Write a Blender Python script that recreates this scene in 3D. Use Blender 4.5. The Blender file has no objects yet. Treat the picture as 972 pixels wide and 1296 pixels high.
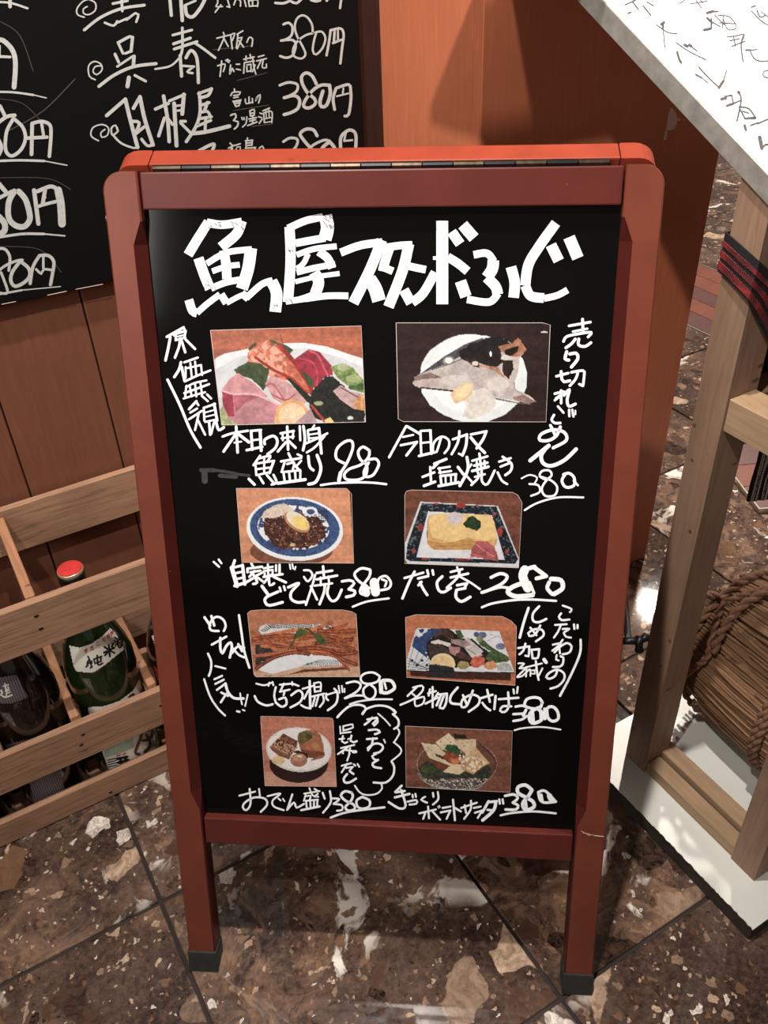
import bpy, bmesh, math, random
import numpy as np
from mathutils import Vector, Matrix
from mathutils.bvhtree import BVHTree
random.seed(7)
S = bpy.context.scene
COL = S.collection
V = Vector

# ------------------------------------------------------------------ camera
# world: X along the panelled wall, Y away from the viewer (square to the wall), Z up; floor z = 0
F_PX, PITCH, ROLL, YAW, CAM_Z = 1120.17, 0.640418, -0.04361, math.radians(28.993), 1.19
CAM = V((0, 0, CAM_Z))
_h = V((math.sin(YAW), math.cos(YAW), 0))
_fwd = _h * math.cos(PITCH) - V((0, 0, 1)) * math.sin(PITCH)
_r0 = V((math.cos(YAW), -math.sin(YAW), 0))
_u0 = _r0.cross(_fwd)
_r = _r0 * math.cos(ROLL) + _u0 * math.sin(ROLL)
_u = -_r0 * math.sin(ROLL) + _u0 * math.cos(ROLL)
cam_d = bpy.data.cameras.new('camera')
cam = bpy.data.objects.new('camera', cam_d)
COL.objects.link(cam)
M = Matrix((_r, _u, -_fwd)).transposed().to_4x4()
M.translation = CAM
cam.matrix_world = M
cam_d.sensor_fit = 'VERTICAL'
cam_d.sensor_height = 36.0
cam_d.lens = 36.0 * F_PX / 1296.0
cam_d.clip_start = 0.02
S.camera = cam

def ray(px, py):
    return _r * ((px - 486) / F_PX) - _u * ((py - 648) / F_PX) + _fwd

def hit(px, py, o, n):
    d = ray(px, py)
    return CAM + d * ((o - CAM).dot(n) / d.dot(n))

def project(p):
    v = p - CAM
    return 486 + F_PX * v.dot(_r) / v.dot(_fwd), 648 - F_PX * v.dot(_u) / v.dot(_fwd)

# ------------------------------------------------------------------ light
S.view_settings.view_transform = 'Standard'
S.view_settings.look = 'None'
S.view_settings.gamma = 1.0
S.view_settings.exposure = -0.12
w = bpy.data.worlds.new('world')
S.world = w
w.use_nodes = True
w.node_tree.nodes['Background'].inputs[0].default_value = (1.0, 0.86, 0.76, 1)
w.node_tree.nodes['Background'].inputs[1].default_value = 0.20

def lamp(name, kind, loc, target, energy, color=(1, 0.9, 0.8), **kw):
    d = bpy.data.lights.new(name, kind)
    d.energy = energy
    d.color = color
    for k, v in kw.items():
        setattr(d, k, v)
    o = bpy.data.objects.new(name, d)
    COL.objects.link(o)
    o.location = loc
    o.rotation_euler = (V(target) - V(loc)).to_track_quat('-Z', 'Y').to_euler()
    return o

lamp('ceiling_spot_key', 'SPOT', (-0.42, 0.12, 2.3), (0.50, 0.92, 1.0), 165, color=(1, 0.94, 0.88), spot_size=1.0, spot_blend=1.0, shadow_soft_size=0.03)
lamp('ceiling_spot_over', 'SPOT', (0.28, 0.60, 2.6), (0.15, 0.85, 0.3), 185, color=(1, 0.94, 0.88), spot_size=1.6, spot_blend=0.7, shadow_soft_size=0.03)
lamp('fill_area_front', 'AREA', (-2.0, -0.15, 1.6), (0.8, 0.97, 0.9), 24, color=(1, 0.93, 0.87), shape='RECTANGLE', size=1.0, size_y=0.8, specular_factor=0.15)  # added soft fill to lift the pillar's shaded front; no window known here
lamp('ceiling_spot_menu', 'SPOT', (1.45, 0.25, 2.6), (1.1, 0.55, 0.8), 130, color=(1, 0.97, 0.95), spot_size=0.8, spot_blend=0.5, shadow_soft_size=0.04)
lamp('ceiling_lamp_far', 'SPOT', (3.45, 2.8, 2.7), (2.4, 2.6, 0), 110, spot_size=2.3, spot_blend=0.6, shadow_soft_size=0.05)
lamp('fill_spot_far', 'SPOT', (2.5, 2.0, 2.7), (2.0, 2.3, 0), 420, spot_size=1.7, spot_blend=0.6, shadow_soft_size=0.05)  # added fill to brighten the far floor, not a known lamp

# ------------------------------------------------------------------ materials
def lin(c):
    return tuple(((v / 255.0) / 12.92 if v / 255.0 <= 0.04045 else ((v / 255.0 + 0.055) / 1.055) ** 2.4) for v in c)

class NT:
    def __init__(s, name):
        s.m = bpy.data.materials.new(name)
        s.m.use_nodes = True
        s.t = s.m.node_tree
        s.b = s.t.nodes['Principled BSDF']
    def n(s, typ, **kw):
        o = s.t.nodes.new(typ)
        for k, v in kw.items():
            if k.startswith('i_'):
                o.inputs[k[2:].replace('_', ' ')].default_value = v
            else:
                setattr(o, k, v)
        return o
    def l(s, a, b):
        s.t.links.new(a, b)
    def ramp(s, fac, stops, interp='LINEAR'):
        r = s.n('ShaderNodeValToRGB')
        r.color_ramp.interpolation = interp
        e = r.color_ramp.elements
        while len(e) < len(stops):
            e.new(0.5)
        for i, (p, c) in enumerate(stops):
            e[i].position = p
            e[i].color = (*c, 1) if len(c) == 3 else c
        s.l(fac, r.inputs[0])
        return r.outputs[0]
    def mix(s, fac, a, b, mode='MIX'):
        m = s.n('ShaderNodeMix', data_type='RGBA', blend_type=mode)
        for sock, v in ((m.inputs[0], fac), (m.inputs[6], a), (m.inputs[7], b)):
            if hasattr(v, 'links'):
                s.l(v, sock)
            else:
                sock.default_value = v if isinstance(v, (int, float)) else (*v[:3], 1)
        return m.outputs[2]
    def coords(s, scale=(1, 1, 1), rnd=False, rot=(0, 0, 0)):
        tc = s.n('ShaderNodeTexCoord')
        mp = s.n('ShaderNodeMapping')
        mp.inputs['Scale'].default_value = scale
        mp.inputs['Rotation'].default_value = rot
        src = tc.outputs['Object']
        if rnd:
            oi = s.n('ShaderNodeObjectInfo')
            va = s.n('ShaderNodeVectorMath', operation='SCALE')
            va.inputs['Scale'].default_value = 37.0
            cb = s.n('ShaderNodeCombineXYZ')
            s.l(oi.outputs['Random'], cb.inputs[0]); s.l(oi.outputs['Random'], cb.inputs[2])
            s.l(cb.outputs[0], va.inputs[0])
            ad = s.n('ShaderNodeVectorMath', operation='ADD')
            s.l(src, ad.inputs[0]); s.l(va.outputs[0], ad.inputs[1])
            src = ad.outputs[0]
        s.l(src, mp.inputs[0])
        return mp.outputs[0]
    def noise(s, vec, scale, detail=4, rough=0.55, dist=0.0):
        o = s.n('ShaderNodeTexNoise')
        o.inputs['Scale'].default_value = scale
        o.inputs['Detail'].default_value = detail
        o.inputs['Roughness'].default_value = rough
        o.inputs['Distortion'].default_value = dist
        if vec is not None:
            s.l(vec, o.inputs['Vector'])
        return o.outputs['Fac']
    def bump(s, h, strength=0.2, dist=0.002):
        b = s.n('ShaderNodeBump')
        b.inputs['Strength'].default_value = strength
        b.inputs['Distance'].default_value = dist
        s.l(h, b.inputs['Height'])
        s.l(b.outputs[0], s.b.inputs['Normal'])
    def set(s, **kw):
        for k, v in kw.items():
            k = k.replace('_', ' ')
            s.b.inputs[k].default_value = (*v, 1) if isinstance(v, tuple) and len(v) == 3 else v
        return s

def plain(name, rgb, rough=0.5, var=0.12, scale=60, bump=0.0, **kw):
    t = NT(name)
    c = lin(rgb)
    f = t.noise(t.coords(), scale, 5)
    t.l(t.ramp(f, [(0.3, tuple(x * (1 - var) for x in c)), (0.7, tuple(min(1, x * (1 + var)) for x in c))]), t.b.inputs['Base Color'])
    t.set(Roughness=rough, **kw)
    if bump:
        t.bump(f, bump, 0.001)
    return t.m

def wood(name, rgb, dark=0.6, stretch=(1, 14, 14), scale=14, rough=0.6, rnd=True, spots=True, spec=0.35):
    t = NT(name)
    c = lin(rgb)
    v = t.coords(stretch, rnd)
    f = t.noise(v, scale, 6, 0.6, 0.6)
    col = t.ramp(f, [(0.25, tuple(x * dark for x in c)), (0.5, c), (0.75, tuple(min(1, x * 1.18) for x in c))])
    f2 = t.noise(t.coords((1, 1, 1), rnd), 9, 4)
    col = t.mix(t.ramp(f2, [(0.45, (0, 0, 0)), (0.8, (0.5, 0.5, 0.5))]), col, tuple(x * dark * 0.8 for x in c))
    if spots:
        vo = t.n('ShaderNodeTexVoronoi')
        vo.inputs['Scale'].default_value = 14
        t.l(t.coords((1, 2, 2), rnd), vo.inputs['Vector'])
        col = t.mix(t.ramp(vo.outputs['Distance'], [(0.05, (0.8, 0.8, 0.8)), (0.11, (0, 0, 0))]), col, tuple(x * 0.15 for x in c))
    t.l(col, t.b.inputs['Base Color'])
    t.set(Roughness=rough)
    t.b.inputs['Specular IOR Level'].default_value = spec
    t.bump(f, 0.25, 0.0015)
    return t.m

def frame_paint(name, rgb, rough=0.38):
    t = NT(name)
    c = lin(rgb)
    f = t.noise(t.coords((1, 1, 1)), 18, 5)
    col = t.ramp(f, [(0.3, tuple(x * 0.86 for x in c)), (0.7, tuple(x * 1.1 for x in c))])
    # worn paint at edges and small chips
    g = t.n('ShaderNodeNewGeometry')
    ch = t.noise(t.coords((1, 1, 1)), 260, 2)
    e = t.ramp(g.outputs['Pointiness'], [(0.53, (0, 0, 0)), (0.6, (1, 1, 1))])
    chips = t.ramp(ch, [(0.77, (0, 0, 0)), (0.8, (1, 1, 1))])
    col = t.mix(t.mix(1.0, e, chips, 'MULTIPLY'), col, lin((226, 160, 120)))
    col = t.mix(t.ramp(ch, [(0.82, (0, 0, 0)), (0.84, (0.8, 0.8, 0.8))]), col, lin((214, 150, 120)))
    st = t.noise(t.coords((1, 1, 1)), 30, 4)
    col = t.mix(t.ramp(st, [(0.66, (0, 0, 0)), (0.74, (0.35, 0.35, 0.35))]), col, lin((60, 34, 30)))
    t.l(col, t.b.inputs['Base Color'])
    t.set(Roughness=rough)
    t.bump(f, 0.05, 0.001)
    t.b.inputs['Specular IOR Level'].default_value = 0.28
    return t.m

def terrazzo():
    t = NT('terrazzo')
    v = t.coords((1, 1, 1), True)
    wv = t.noise(v, 5, 6, 0.65)
    base = t.ramp(wv, [(0.3, lin((34, 26, 24))), (0.5, lin((62, 48, 42))), (0.7, lin((100, 80, 70)))])
    fine = t.noise(v, 110, 6, 0.75)
    base = t.mix(t.ramp(fine, [(0.42, (0.0, 0.0, 0.0)), (0.75, (0.5, 0.5, 0.5))]), base, lin((136, 110, 94)))
    def warp(scale, amt):
        nz = t.n('ShaderNodeTexNoise'); nz.inputs['Scale'].default_value = scale; nz.inputs['Detail'].default_value = 5
        t.l(v, nz.inputs['Vector'])
        sc = t.n('ShaderNodeVectorMath', operation='SCALE'); sc.inputs['Scale'].default_value = amt
        t.l(nz.outputs['Color'], sc.inputs[0])
        ad = t.n('ShaderNodeVectorMath', operation='ADD'); t.l(v, ad.inputs[0]); t.l(sc.outputs[0], ad.inputs[1])
        return ad.outputs[0]
    vv = warp(14, 0.055)
    col = base
    pal = [(0.0, lin((26, 22, 21))), (0.2, lin((50, 38, 33))), (0.38, lin((78, 58, 48))), (0.55, lin((120, 90, 68))), (0.66, lin((150, 126, 106))), (0.82, lin((200, 172, 146))), (0.93, lin((232, 222, 210)))]
    def stones(col, scale, edge, sel, vec):
        vo = t.n('ShaderNodeTexVoronoi'); vo.inputs['Scale'].default_value = scale
        ve = t.n('ShaderNodeTexVoronoi', feature='DISTANCE_TO_EDGE'); ve.inputs['Scale'].default_value = scale
        t.l(vec, vo.inputs['Vector']); t.l(vec, ve.inputs['Vector'])
        sp = t.n('ShaderNodeSeparateColor'); t.l(vo.outputs['Color'], sp.inputs[0])
        cc = t.ramp(sp.outputs[0], pal, 'CONSTANT')
        gr = t.noise(vec, scale * 4, 6, 0.75, 1.0)
        cc = t.mix(t.ramp(gr, [(0.4, (0, 0, 0)), (0.62, (0.75, 0.75, 0.75))]), cc, lin((96, 70, 56)))
        m1 = t.ramp(ve.outputs['Distance'], [(edge, (0, 0, 0)), (edge + 0.02, (1, 1, 1))])
        m2 = t.ramp(sp.outputs[1], [(sel, (0, 0, 0)), (sel + 0.01, (1, 1, 1))])
        return t.mix(t.mix(1.0, m1, m2, 'MULTIPLY'), col, cc)
    col = stones(col, 170, 0.12, 0.76, warp(90, 0.01))
    col = stones(col, 70, 0.13, 0.8, warp(40, 0.02))
    # pale veined marble areas
    big = t.noise(v, 2.6, 3, 0.5, 0.6)
    bm_ = t.ramp(big, [(0.46, (0, 0, 0)), (0.54, (1, 1, 1))])
    vein = t.noise(vv, 11, 8, 0.75, 2.2)
    col = t.mix(t.mix(1.0, bm_, t.ramp(vein, [(0.44, (0, 0, 0)), (0.62, (0.7, 0.7, 0.7))]), 'MULTIPLY'), col, lin((150, 118, 96)))
    patch = t.noise(vv, 7, 5, 0.6, 1.2)
    col = t.mix(t.mix(1.0, bm_, t.ramp(patch, [(0.585, (0, 0, 0)), (0.62, (1, 1, 1))]), 'MULTIPLY'), col, lin((228, 218, 206)))
    col = stones(col, 28, 0.16, 0.82, vv)
    col = stones(col, 13, 0.16, 0.8, vv)
    t.l(col, t.b.inputs['Base Color'])
    t.l(t.ramp(fine, [(0.3, (0.03, 0.03, 0.03)), (0.8, (0.065, 0.065, 0.065))]), t.b.inputs['Roughness'])
    return t.m

def vcol_mat(name, rough=0.3):
    t = NT(name)
    a = t.n('ShaderNodeVertexColor')
    a.layer_name = 'Col'
    t.l(a.outputs[0], t.b.inputs['Base Color'])
    t.set(Roughness=rough)
    return t.m

def board_black(name, rgb, rough, smear, spec=0.5, thr=0.55):
    t = NT(name)
    c = lin(rgb)
    f = t.noise(t.coords((1, 1, 1), rot=(0.3, 0.2, 0.7)), 5, 6, 0.65, 0.8)
    g = t.noise(t.coords((4, 1, 14), rot=(0.1, 0.5, 0.2)), 30, 6, 0.7)
    m = t.mix(1.0, t.ramp(f, [(thr, (0, 0, 0)), (0.8, (1, 1, 1))]), t.ramp(g, [(0.4, (0, 0, 0)), (0.8, (1, 1, 1))]), 'MULTIPLY')
    t.l(t.mix(m, c, lin(smear)), t.b.inputs['Base Color'])
    t.set(Roughness=rough)
    t.b.inputs['Specular IOR Level'].default_value = spec
    return t.m

def chalk(name, rgb, lo=0.7, rough=0.6, stroke=(1, 1, 1)):
    t = NT(name)
    c = lin(rgb)
    f = t.noise(t.coords(stroke), 160, 4, 0.7)
    t.l(t.ramp(f, [(0.3, tuple(x * lo for x in c)), (0.6, c)]), t.b.inputs['Base Color'])
    t.set(Roughness=rough)
    return t.m

def weave(name, a, b, scale):
    t = NT(name)
    ck = t.n('ShaderNodeTexVoronoi')
    ck.inputs['Scale'].default_value = scale
    ck.inputs['Randomness'].default_value = 0.15
    t.l(t.coords((1, 1, 1.3)), ck.inputs['Vector'])
    t.l(t.ramp(ck.outputs['Distance'], [(0.42, lin(a)), (0.52, lin(b))]), t.b.inputs['Base Color'])
    t.set(Roughness=0.8)
    t.bump(ck.outputs['Distance'], 0.4, 0.001)
    return t.m

MT = dict(
    tile=terrazzo(),
    grout=plain('grout', (44, 34, 30), 0.8),
    wall=wood('wall_panel_paint', (116, 73, 55), 0.9, (12, 12, 1), 10, 0.42, False, False),
    pillar=wood('pillar_paint', (184, 106, 74), 0.97, (12, 12, 1), 10, 0.42, False, False),
    dark_trim=wood('dark_trim_wood', (46, 28, 22), 0.6, (12, 12, 1), 12, 0.5, False, False),
    frame=frame_paint('frame_paint', (82, 33, 27)),
    frame_post=frame_paint('frame_post_paint', (106, 52, 38)),
    frame_shade=frame_paint('frame_chamfer_shade', (66, 21, 16)),  # shade of the inward-facing chamfers put into the colour
    frame_back=frame_paint('frame_back_paint', (134, 54, 36)),
    rubber=plain('rubber', (34, 36, 34), 0.7, 0.3, 90),
    iron=plain('black_iron', (20, 20, 22), 0.35, 0.2, 60, Metallic=0.6),
    brass=plain('old_hinge_metal', (66, 56, 46), 0.35, 0.4, 120, Metallic=0.9),
    panel=board_black('marker_panel', (8, 8, 7), 0.1, (38, 37, 35), 0.22, 0.62),
    board=board_black('chalk_board', (11, 11, 10), 0.6, (40, 40, 37), 0.12, 0.6),
    paint=chalk('white_marker', (240, 244, 246), 0.82, 0.5, (1, 1, 1)),
    chalk=chalk('grey_chalk_marker', (186, 186, 182), 0.8, 0.6),
    smudge=chalk('wiped_marker', (52, 52, 52), 0.4, 0.8, (0.3, 1, 1)),
    chalk_dim=chalk('faint_chalk', (60, 56, 54), 0.6, 0.8),
    print=vcol_mat('photo_print', 0.35),
    print_edge=plain('photo_paper_edge', (214, 196, 188), 0.5, 0.05),
    crate=wood('crate_wood', (160, 122, 96), 0.5, (1, 16, 16), 12, 0.7),
    crate_y=wood('crate_divider_wood', (170, 122, 90), 0.7, (16, 1, 16), 12, 0.7),
    stand=wood('stand_timber', (138, 110, 90), 0.75, (14, 14, 1), 10, 0.6),
    stand_y=wood('stand_rail_timber', (158, 130, 102), 0.75, (14, 1, 14), 10, 0.6),
    green_glass=plain('green_glass', (26, 40, 18), 0.08, 0.1, 20, Coat_Weight=0.4, Transmission_Weight=0.15),
    dark_glass=plain('dark_brown_glass', (26, 16, 12), 0.08, 0.1, 20, Coat_Weight=0.4, Transmission_Weight=0.2),
    cap_red=plain('red_cap', (190, 52, 52), 0.35, 0.15, 200),
    cap_dark=plain('dark_cap_foil', (22, 26, 22), 0.35, 0.2, 60),
    cap_gold=plain('gold_cap_rim', (214, 186, 150), 0.3, 0.1, 60, Metallic=0.6),
    label=plain('paper_label', (226, 220, 208), 0.6, 0.03),
    label_green=plain('pale_green_label', (164, 184, 160), 0.6, 0.12, 200),
    ink=plain('black_ink', (18, 16, 16), 0.6, 0.1),
    ink_red=plain('red_ink', (184, 52, 50), 0.6, 0.1),
    ink_brown=plain('brown_ink', (92, 56, 40), 0.6, 0.1),
    grey_ink=plain('grey_brush_ink', (66, 62, 60), 0.7, 0.6, 300),
    white_board=plain('white_laminate', (206, 206, 199), 0.35, 0.02, 30),
    board_edge=plain('dark_board_edge', (44, 36, 30), 0.8, 0.4, 60, 0.3),
    zinc=plain('galvanised_metal', (150, 146, 138), 0.45, 0.2, 70, Metallic=0.35),
    paper=plain('menu_paper', (246, 245, 246), 0.5, 0.01),
    straw=wood('straw', (124, 92, 66), 0.5, (10, 1, 10), 30, 0.85, False, False),
    rope=plain('straw_rope', (108, 76, 56), 0.9, 0.4, 260, 0.5),
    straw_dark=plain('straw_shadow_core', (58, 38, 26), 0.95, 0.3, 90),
    strap_red=weave('red_woven_braid', (22, 13, 14), (128, 28, 28), 420),
    strap_grey=weave('white_black_braid', (222, 216, 206), (22, 20, 20), 330),
    strap_black=plain('black_cloth', (16, 14, 15), 0.8, 0.2, 300),
    red_wood=wood('red_floor_wood', (124, 74, 60), 0.65, (1, 14, 14), 9, 0.3, True, False, 0.5),
    red_wood_y=wood('red_board_wood', (94, 60, 56), 0.7, (1, 14, 14), 9, 0.4, True, False, 0.5),
    steel=plain('steel_trim', (190, 178, 166), 0.3, 0.1, 60, Metallic=0.8),
    splat=plain('white_splash', (210, 180, 165), 0.6, 0.1),
)

# stripes of the kasuri label
t = NT('striped_label')
v = t.coords((1, 1, 1))
wv = t.n('ShaderNodeTexWave', bands_direction='X')
wv.inputs['Scale'].default_value = 95
wv.inputs['Distortion'].default_value = 1.2
t.l(v, wv.inputs['Vector'])
t.l(t.ramp(wv.outputs['Fac'], [(0.3, lin((66, 58, 62))), (0.8, lin((112, 102, 104)))]), t.b.inputs['Base Color'])
t.set(Roughness=0.7)
MT['striped'] = t.m

# ------------------------------------------------------------------ object helpers
def make(name, verts, faces, mat, parent=None, smooth=False, origin=None, mats=None, midx=None):
    o_ = V(origin) if origin is not None else (V(parent.location) if parent else V((0, 0, 0)))
    if parent is not None and parent.parent is not None:
        o_ = V(parent.location) + V(parent.parent.location)
    me = bpy.data.meshes.new(name)
    me.from_pydata([tuple(V(p) - o_) for p in verts], [], faces)
    me.materials.append(MT[mat])
    for m in mats or []:
        me.materials.append(MT[m])
    if midx:
        me.polygons.foreach_set('material_index', midx)
    if smooth:
        me.polygons.foreach_set('use_smooth', [True] * len(me.polygons))
    me.update()
    o = bpy.data.objects.new(name, me)
    COL.objects.link(o)
    if parent is not None:
        o.parent = parent
    else:
        o.location = o_
    return o

def tag(o, label=None, cat=None, group=None, kind=None):
    for k, v in (('label', label), ('category', cat), ('group', group), ('kind', kind)):
        if v:
            o[k] = v
    return o

def thing(name, loc, label=None, cat=None, group=None, kind=None, parent=None):
    o = bpy.data.objects.new(name, None)
    o.empty_display_size = 0.05
    COL.objects.link(o)
    o.location = loc
    if parent:
        o.parent = parent
        o.location = V(loc) - V(parent.location)
    return tag(o, label, cat, group, kind)

def bm_out(bm):
    bm.verts.index_update()
    vs = [v.co.copy() for v in bm.verts]
    fs = [[v.index for v in f.verts] for f in bm.faces]
    bm.free()
    return vs, fs

def box(name, lo, hi, mat, parent=None, bev=0.002, origin=None, basis=None, seg=2):
    """axis box (or in a given basis (o, ex, ey, ez)) with bevelled edges"""
    bm = bmesh.new()
    bmesh.ops.create_cube(bm, size=1.0)
    lo, hi = V(lo), V(hi)
    c, s = (lo + hi) / 2, hi - lo
    for v in bm.verts:
        v.co = V((v.co.x * s.x + c.x, v.co.y * s.y + c.y, v.co.z * s.z + c.z))
    if bev:
        bmesh.ops.bevel(bm, geom=list(bm.edges), offset=bev, segments=seg, affect='EDGES', profile=0.6)
    if basis:
        o, ex, ey, ez = basis
        for v in bm.verts:
            v.co = o + ex * v.co.x + ey * v.co.y + ez * v.co.z
    vs, fs = bm_out(bm)
    return make(name, vs, fs, mat, parent, origin=origin)

def lathe(prof, n=32, c=(0, 0, 0)):
    vs, fs = [], []
    for r, z in prof:
        for k in range(n):
            a = 2 * math.pi * k / n
            vs.append(V((c[0] + r * math.cos(a), c[1] + r * math.sin(a), c[2] + z)))
    for i in range(len(prof) - 1):
        for k in range(n):
            k2 = (k + 1) % n
            fs.append([i * n + k, i * n + k2, (i + 1) * n + k2, (i + 1) * n + k])
    fs.append(list(range(n))[::-1])
    fs.append([(len(prof) - 1) * n + k for k in range(n)])
    return vs, fs

def tube(pts, r, n=8, closed=False, rr=None, flat=1.0):
    pts = [V(p) for p in pts]
    vs, fs = [], []
    m = len(pts)
    up = V((0.13, 0.21, 1)).normalized()
    for i, p in enumerate(pts):
        a = pts[(i - 1) % m] if (closed or i) else pts[0]
        b = pts[(i + 1) % m] if (closed or i < m - 1) else pts[-1]
        t_ = (b - a).normalized()
        x = t_.cross(up)
        if x.length < 1e-3:
            x = t_.cross(V((1, 0, 0)))
        x.normalize()
        y = x.cross(t_)
        ri = rr[i] if rr else r
        for k in range(n):
            an = 2 * math.pi * k / n
            vs.append(p + x * math.cos(an) * ri + y * math.sin(an) * ri * flat)
    for i in range(m if closed else m - 1):
        for k in range(n):
            k2 = (k + 1) % n
            i2 = (i + 1) % m
            fs.append([i * n + k, i * n + k2, i2 * n + k2, i2 * n + k])
    if not closed:
        fs.append(list(range(n))[::-1])
        fs.append([(m - 1) * n + k for k in range(n)])
    return vs, fs

def join(lst):
    vs, fs = [], []
    for a, b in lst:
        k = len(vs)
        vs += a
        fs += [[i + k for i in f] for f in b]
    return vs, fs

def smooth_pts(P, step):
    """Catmull-Rom through 2-D points"""
    if len(P) < 3:
        return P
    out = []
    for i in range(len(P) - 1):
        p0 = P[max(i - 1, 0)]; p1 = P[i]; p2 = P[i + 1]; p3 = P[min(i + 2, len(P) - 1)]
        d = math.hypot(p2[0] - p1[0], p2[1] - p1[1])
        n = max(1, min(8, int(d / step)))
        for k in range(n):
            t_ = k / n
            out.append(tuple(0.5 * (2 * p1[j] + (p2[j] - p0[j]) * t_ + (2 * p0[j] - 5 * p1[j] + 4 * p2[j] - p3[j]) * t_ ** 2 + (3 * p1[j] - p0[j] - 3 * p2[j] + p3[j]) * t_ ** 3) for j in (0, 1)))
    out.append(P[-1])
    return out

def parse(txt):
    """'w20 x,y x,y ; x,y x,y' -> [(width, [pts])]"""
    w_, res = 10, []
    for s in txt.replace('\n', ' ').split(';'):
        P = []
        for tok in s.split():
            if tok[0] == 'w':
                w_ = float(tok[1:])
            else:
                a, b = tok.split(',')
                P.append((float(a), float(b)))
        if P:
            res.append((w_, P))
    return res

def ribbons(strokes, crop, conv, curve=True, square=False, wk=1.0, jitter=0.0):
    """strokes in crop coordinates -> flat ribbons on a surface; conv(px, py, layer) -> 3-D point"""
    x0, y0, s = crop
    vs, fs = [], []
    for li, (w_, P) in enumerate(strokes):
        Q = [(x0 + a / s, y0 + b / s) for a, b in P]
        if curve:
            Q = smooth_pts(Q, 2.2)
        hw = w_ / s / 2 * wk
        if len(Q) == 1:
            Q = [Q[0], (Q[0][0] + 0.5, Q[0][1])]
        # strip with mitred normals
        N = []
        for i in range(len(Q)):
            a = Q[max(i - 1, 0)]; b = Q[min(i + 1, len(Q) - 1)]
            dx, dy = b[0] - a[0], b[1] - a[1]
            L = math.hypot(dx, dy) or 1
            N.append((-dy / L, dx / L))
        for i in range(len(Q) - 1):
            a, b = Q[i], Q[i + 1]
            dx, dy = b[0] - a[0], b[1] - a[1]
            L = math.hypot(dx, dy) or 1
            k = len(vs)
            n1, n2 = N[i], N[i + 1]
            j1 = 1 + random.uniform(-jitter, jitter)
            for p, nn in ((a, n1), (b, n2)):
                for sg in (-1, 1):
                    vs.append(conv(p[0] + nn[0] * hw * sg, p[1] + nn[1] * hw * sg, li % 8))
            fs.append([k, k + 1, k + 3, k + 2])
        rng = range(1, len(Q) - 1) if square else range(len(Q))
        for i in rng:
            if not (i in (0, len(Q) - 1)):
                a, b, c = Q[i - 1], Q[i], Q[i + 1]
                v1 = (b[0] - a[0], b[1] - a[1]); v2 = (c[0] - b[0], c[1] - b[1])
                l1 = math.hypot(*v1) or 1; l2 = math.hypot(*v2) or 1
                if (v1[0] * v2[0] + v1[1] * v2[1]) / l1 / l2 > 0.9:
                    continue
            k = len(vs)
            n_ = 10
            for j in range(n_):
                an = 2 * math.pi * j / n_
                vs.append(conv(Q[i][0] + hw * math.cos(an), Q[i][1] + hw * math.sin(an), li % 8 + 0.25 + 0.5 * (i % 2)))
            fs.append([k + j for j in range(n_)])
    return vs, fs

def text_parts(name, txt, crop, conv, mat, parent, square=False, wk=1.0):
    """one part per written character: strokes that touch or nearly touch belong together"""
    st = parse(txt)
    x0, y0, s = crop
    pts = []
    for w_, P in st:
        Q = smooth_pts([(a, b) for a, b in P], 6) if len(P) > 2 else P
        D = []
        for a, b in zip(Q, Q[1:]):
            n = max(1, int(math.hypot(b[0] - a[0], b[1] - a[1]) / 5))
            D += [(a[0] + (b[0] - a[0]) * k / n, a[1] + (b[1] - a[1]) * k / n) for k in range(n + 1)]
        pts.append(np.array(D or Q))
    n = len(st)
    lab = list(range(n))
    for i in range(n):
        for j in range(i + 1, n):
            d = np.sqrt(((pts[i][:, None] - pts[j][None]) ** 2).sum(-1)).min()
            if d < (st[i][0] + st[j][0]) / 2 * wk * 0.95:
                a, b = lab[i], lab[j]
                if a != b:
                    lab = [a if q == b else q for q in lab]
    for c in dict.fromkeys(lab):
        sub = [st[i] for i in range(n) if lab[i] == c]
        k0 = [i for i in range(n) if lab[i] == c][0]
        vs, fs = ribbons(sub, crop, lambda x, y, l: conv(x, y, l), True, square, wk)
        ok = [f for f in fs if all(vs[i] is not None for i in f)]
        used = sorted({i for f in ok for i in f})
        mp = {i: k for k, i in enumerate(used)}
        if ok:
            make(name, [vs[i] for i in used], [[mp[i] for i in f] for f in ok], mat, parent)

def in_poly(px, py, P):
    """numpy point-in-polygon"""
    r = np.zeros(px.shape, bool)
    n = len(P)
    j = n - 1
    for i in range(n):
        xi, yi = P[i]; xj, yj = P[j]
        c = ((yi > py) != (yj > py)) & (px < (xj - xi) * (py - yi) / ((yj - yi) or 1e-9) + xi)
        r ^= c
        j = i
    return r

def decal(name, poly, crop, bvh, mat, parent, off=0.0006, step=1.0):
    """sheet that follows a curved surface inside a traced outline"""
    x0, y0, s = crop
    P = [(x0 + a / s, y0 + b / s) for a, b in poly]
    xs = np.arange(min(p[0] for p in P), max(p[0] for p in P) + step, step)
    ys = np.arange(min(p[1] for p in P), max(p[1] for p in P) + step, step)
    X, Y = np.meshgrid(xs, ys)
    ins = in_poly(X, Y, P)
    idx, vs, fs = {}, [], []
    for j in range(len(ys)):
        for i in range(len(xs)):
            if ins[j, i]:
                h, nrm, _, _ = bvh.ray_cast(CAM, ray(xs[i], ys[j]).normalized())
                if h is not None:
                    idx[(j, i)] = len(vs)
                    vs.append(h + nrm * off)
    for (j, i) in list(idx):
        q = [(j, i), (j, i + 1), (j + 1, i + 1), (j + 1, i)]
        if all(k in idx for k in q):
            fs.append([idx[k] for k in q])
    return make(name, vs, fs, mat, parent, smooth=True) if fs else None

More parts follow.
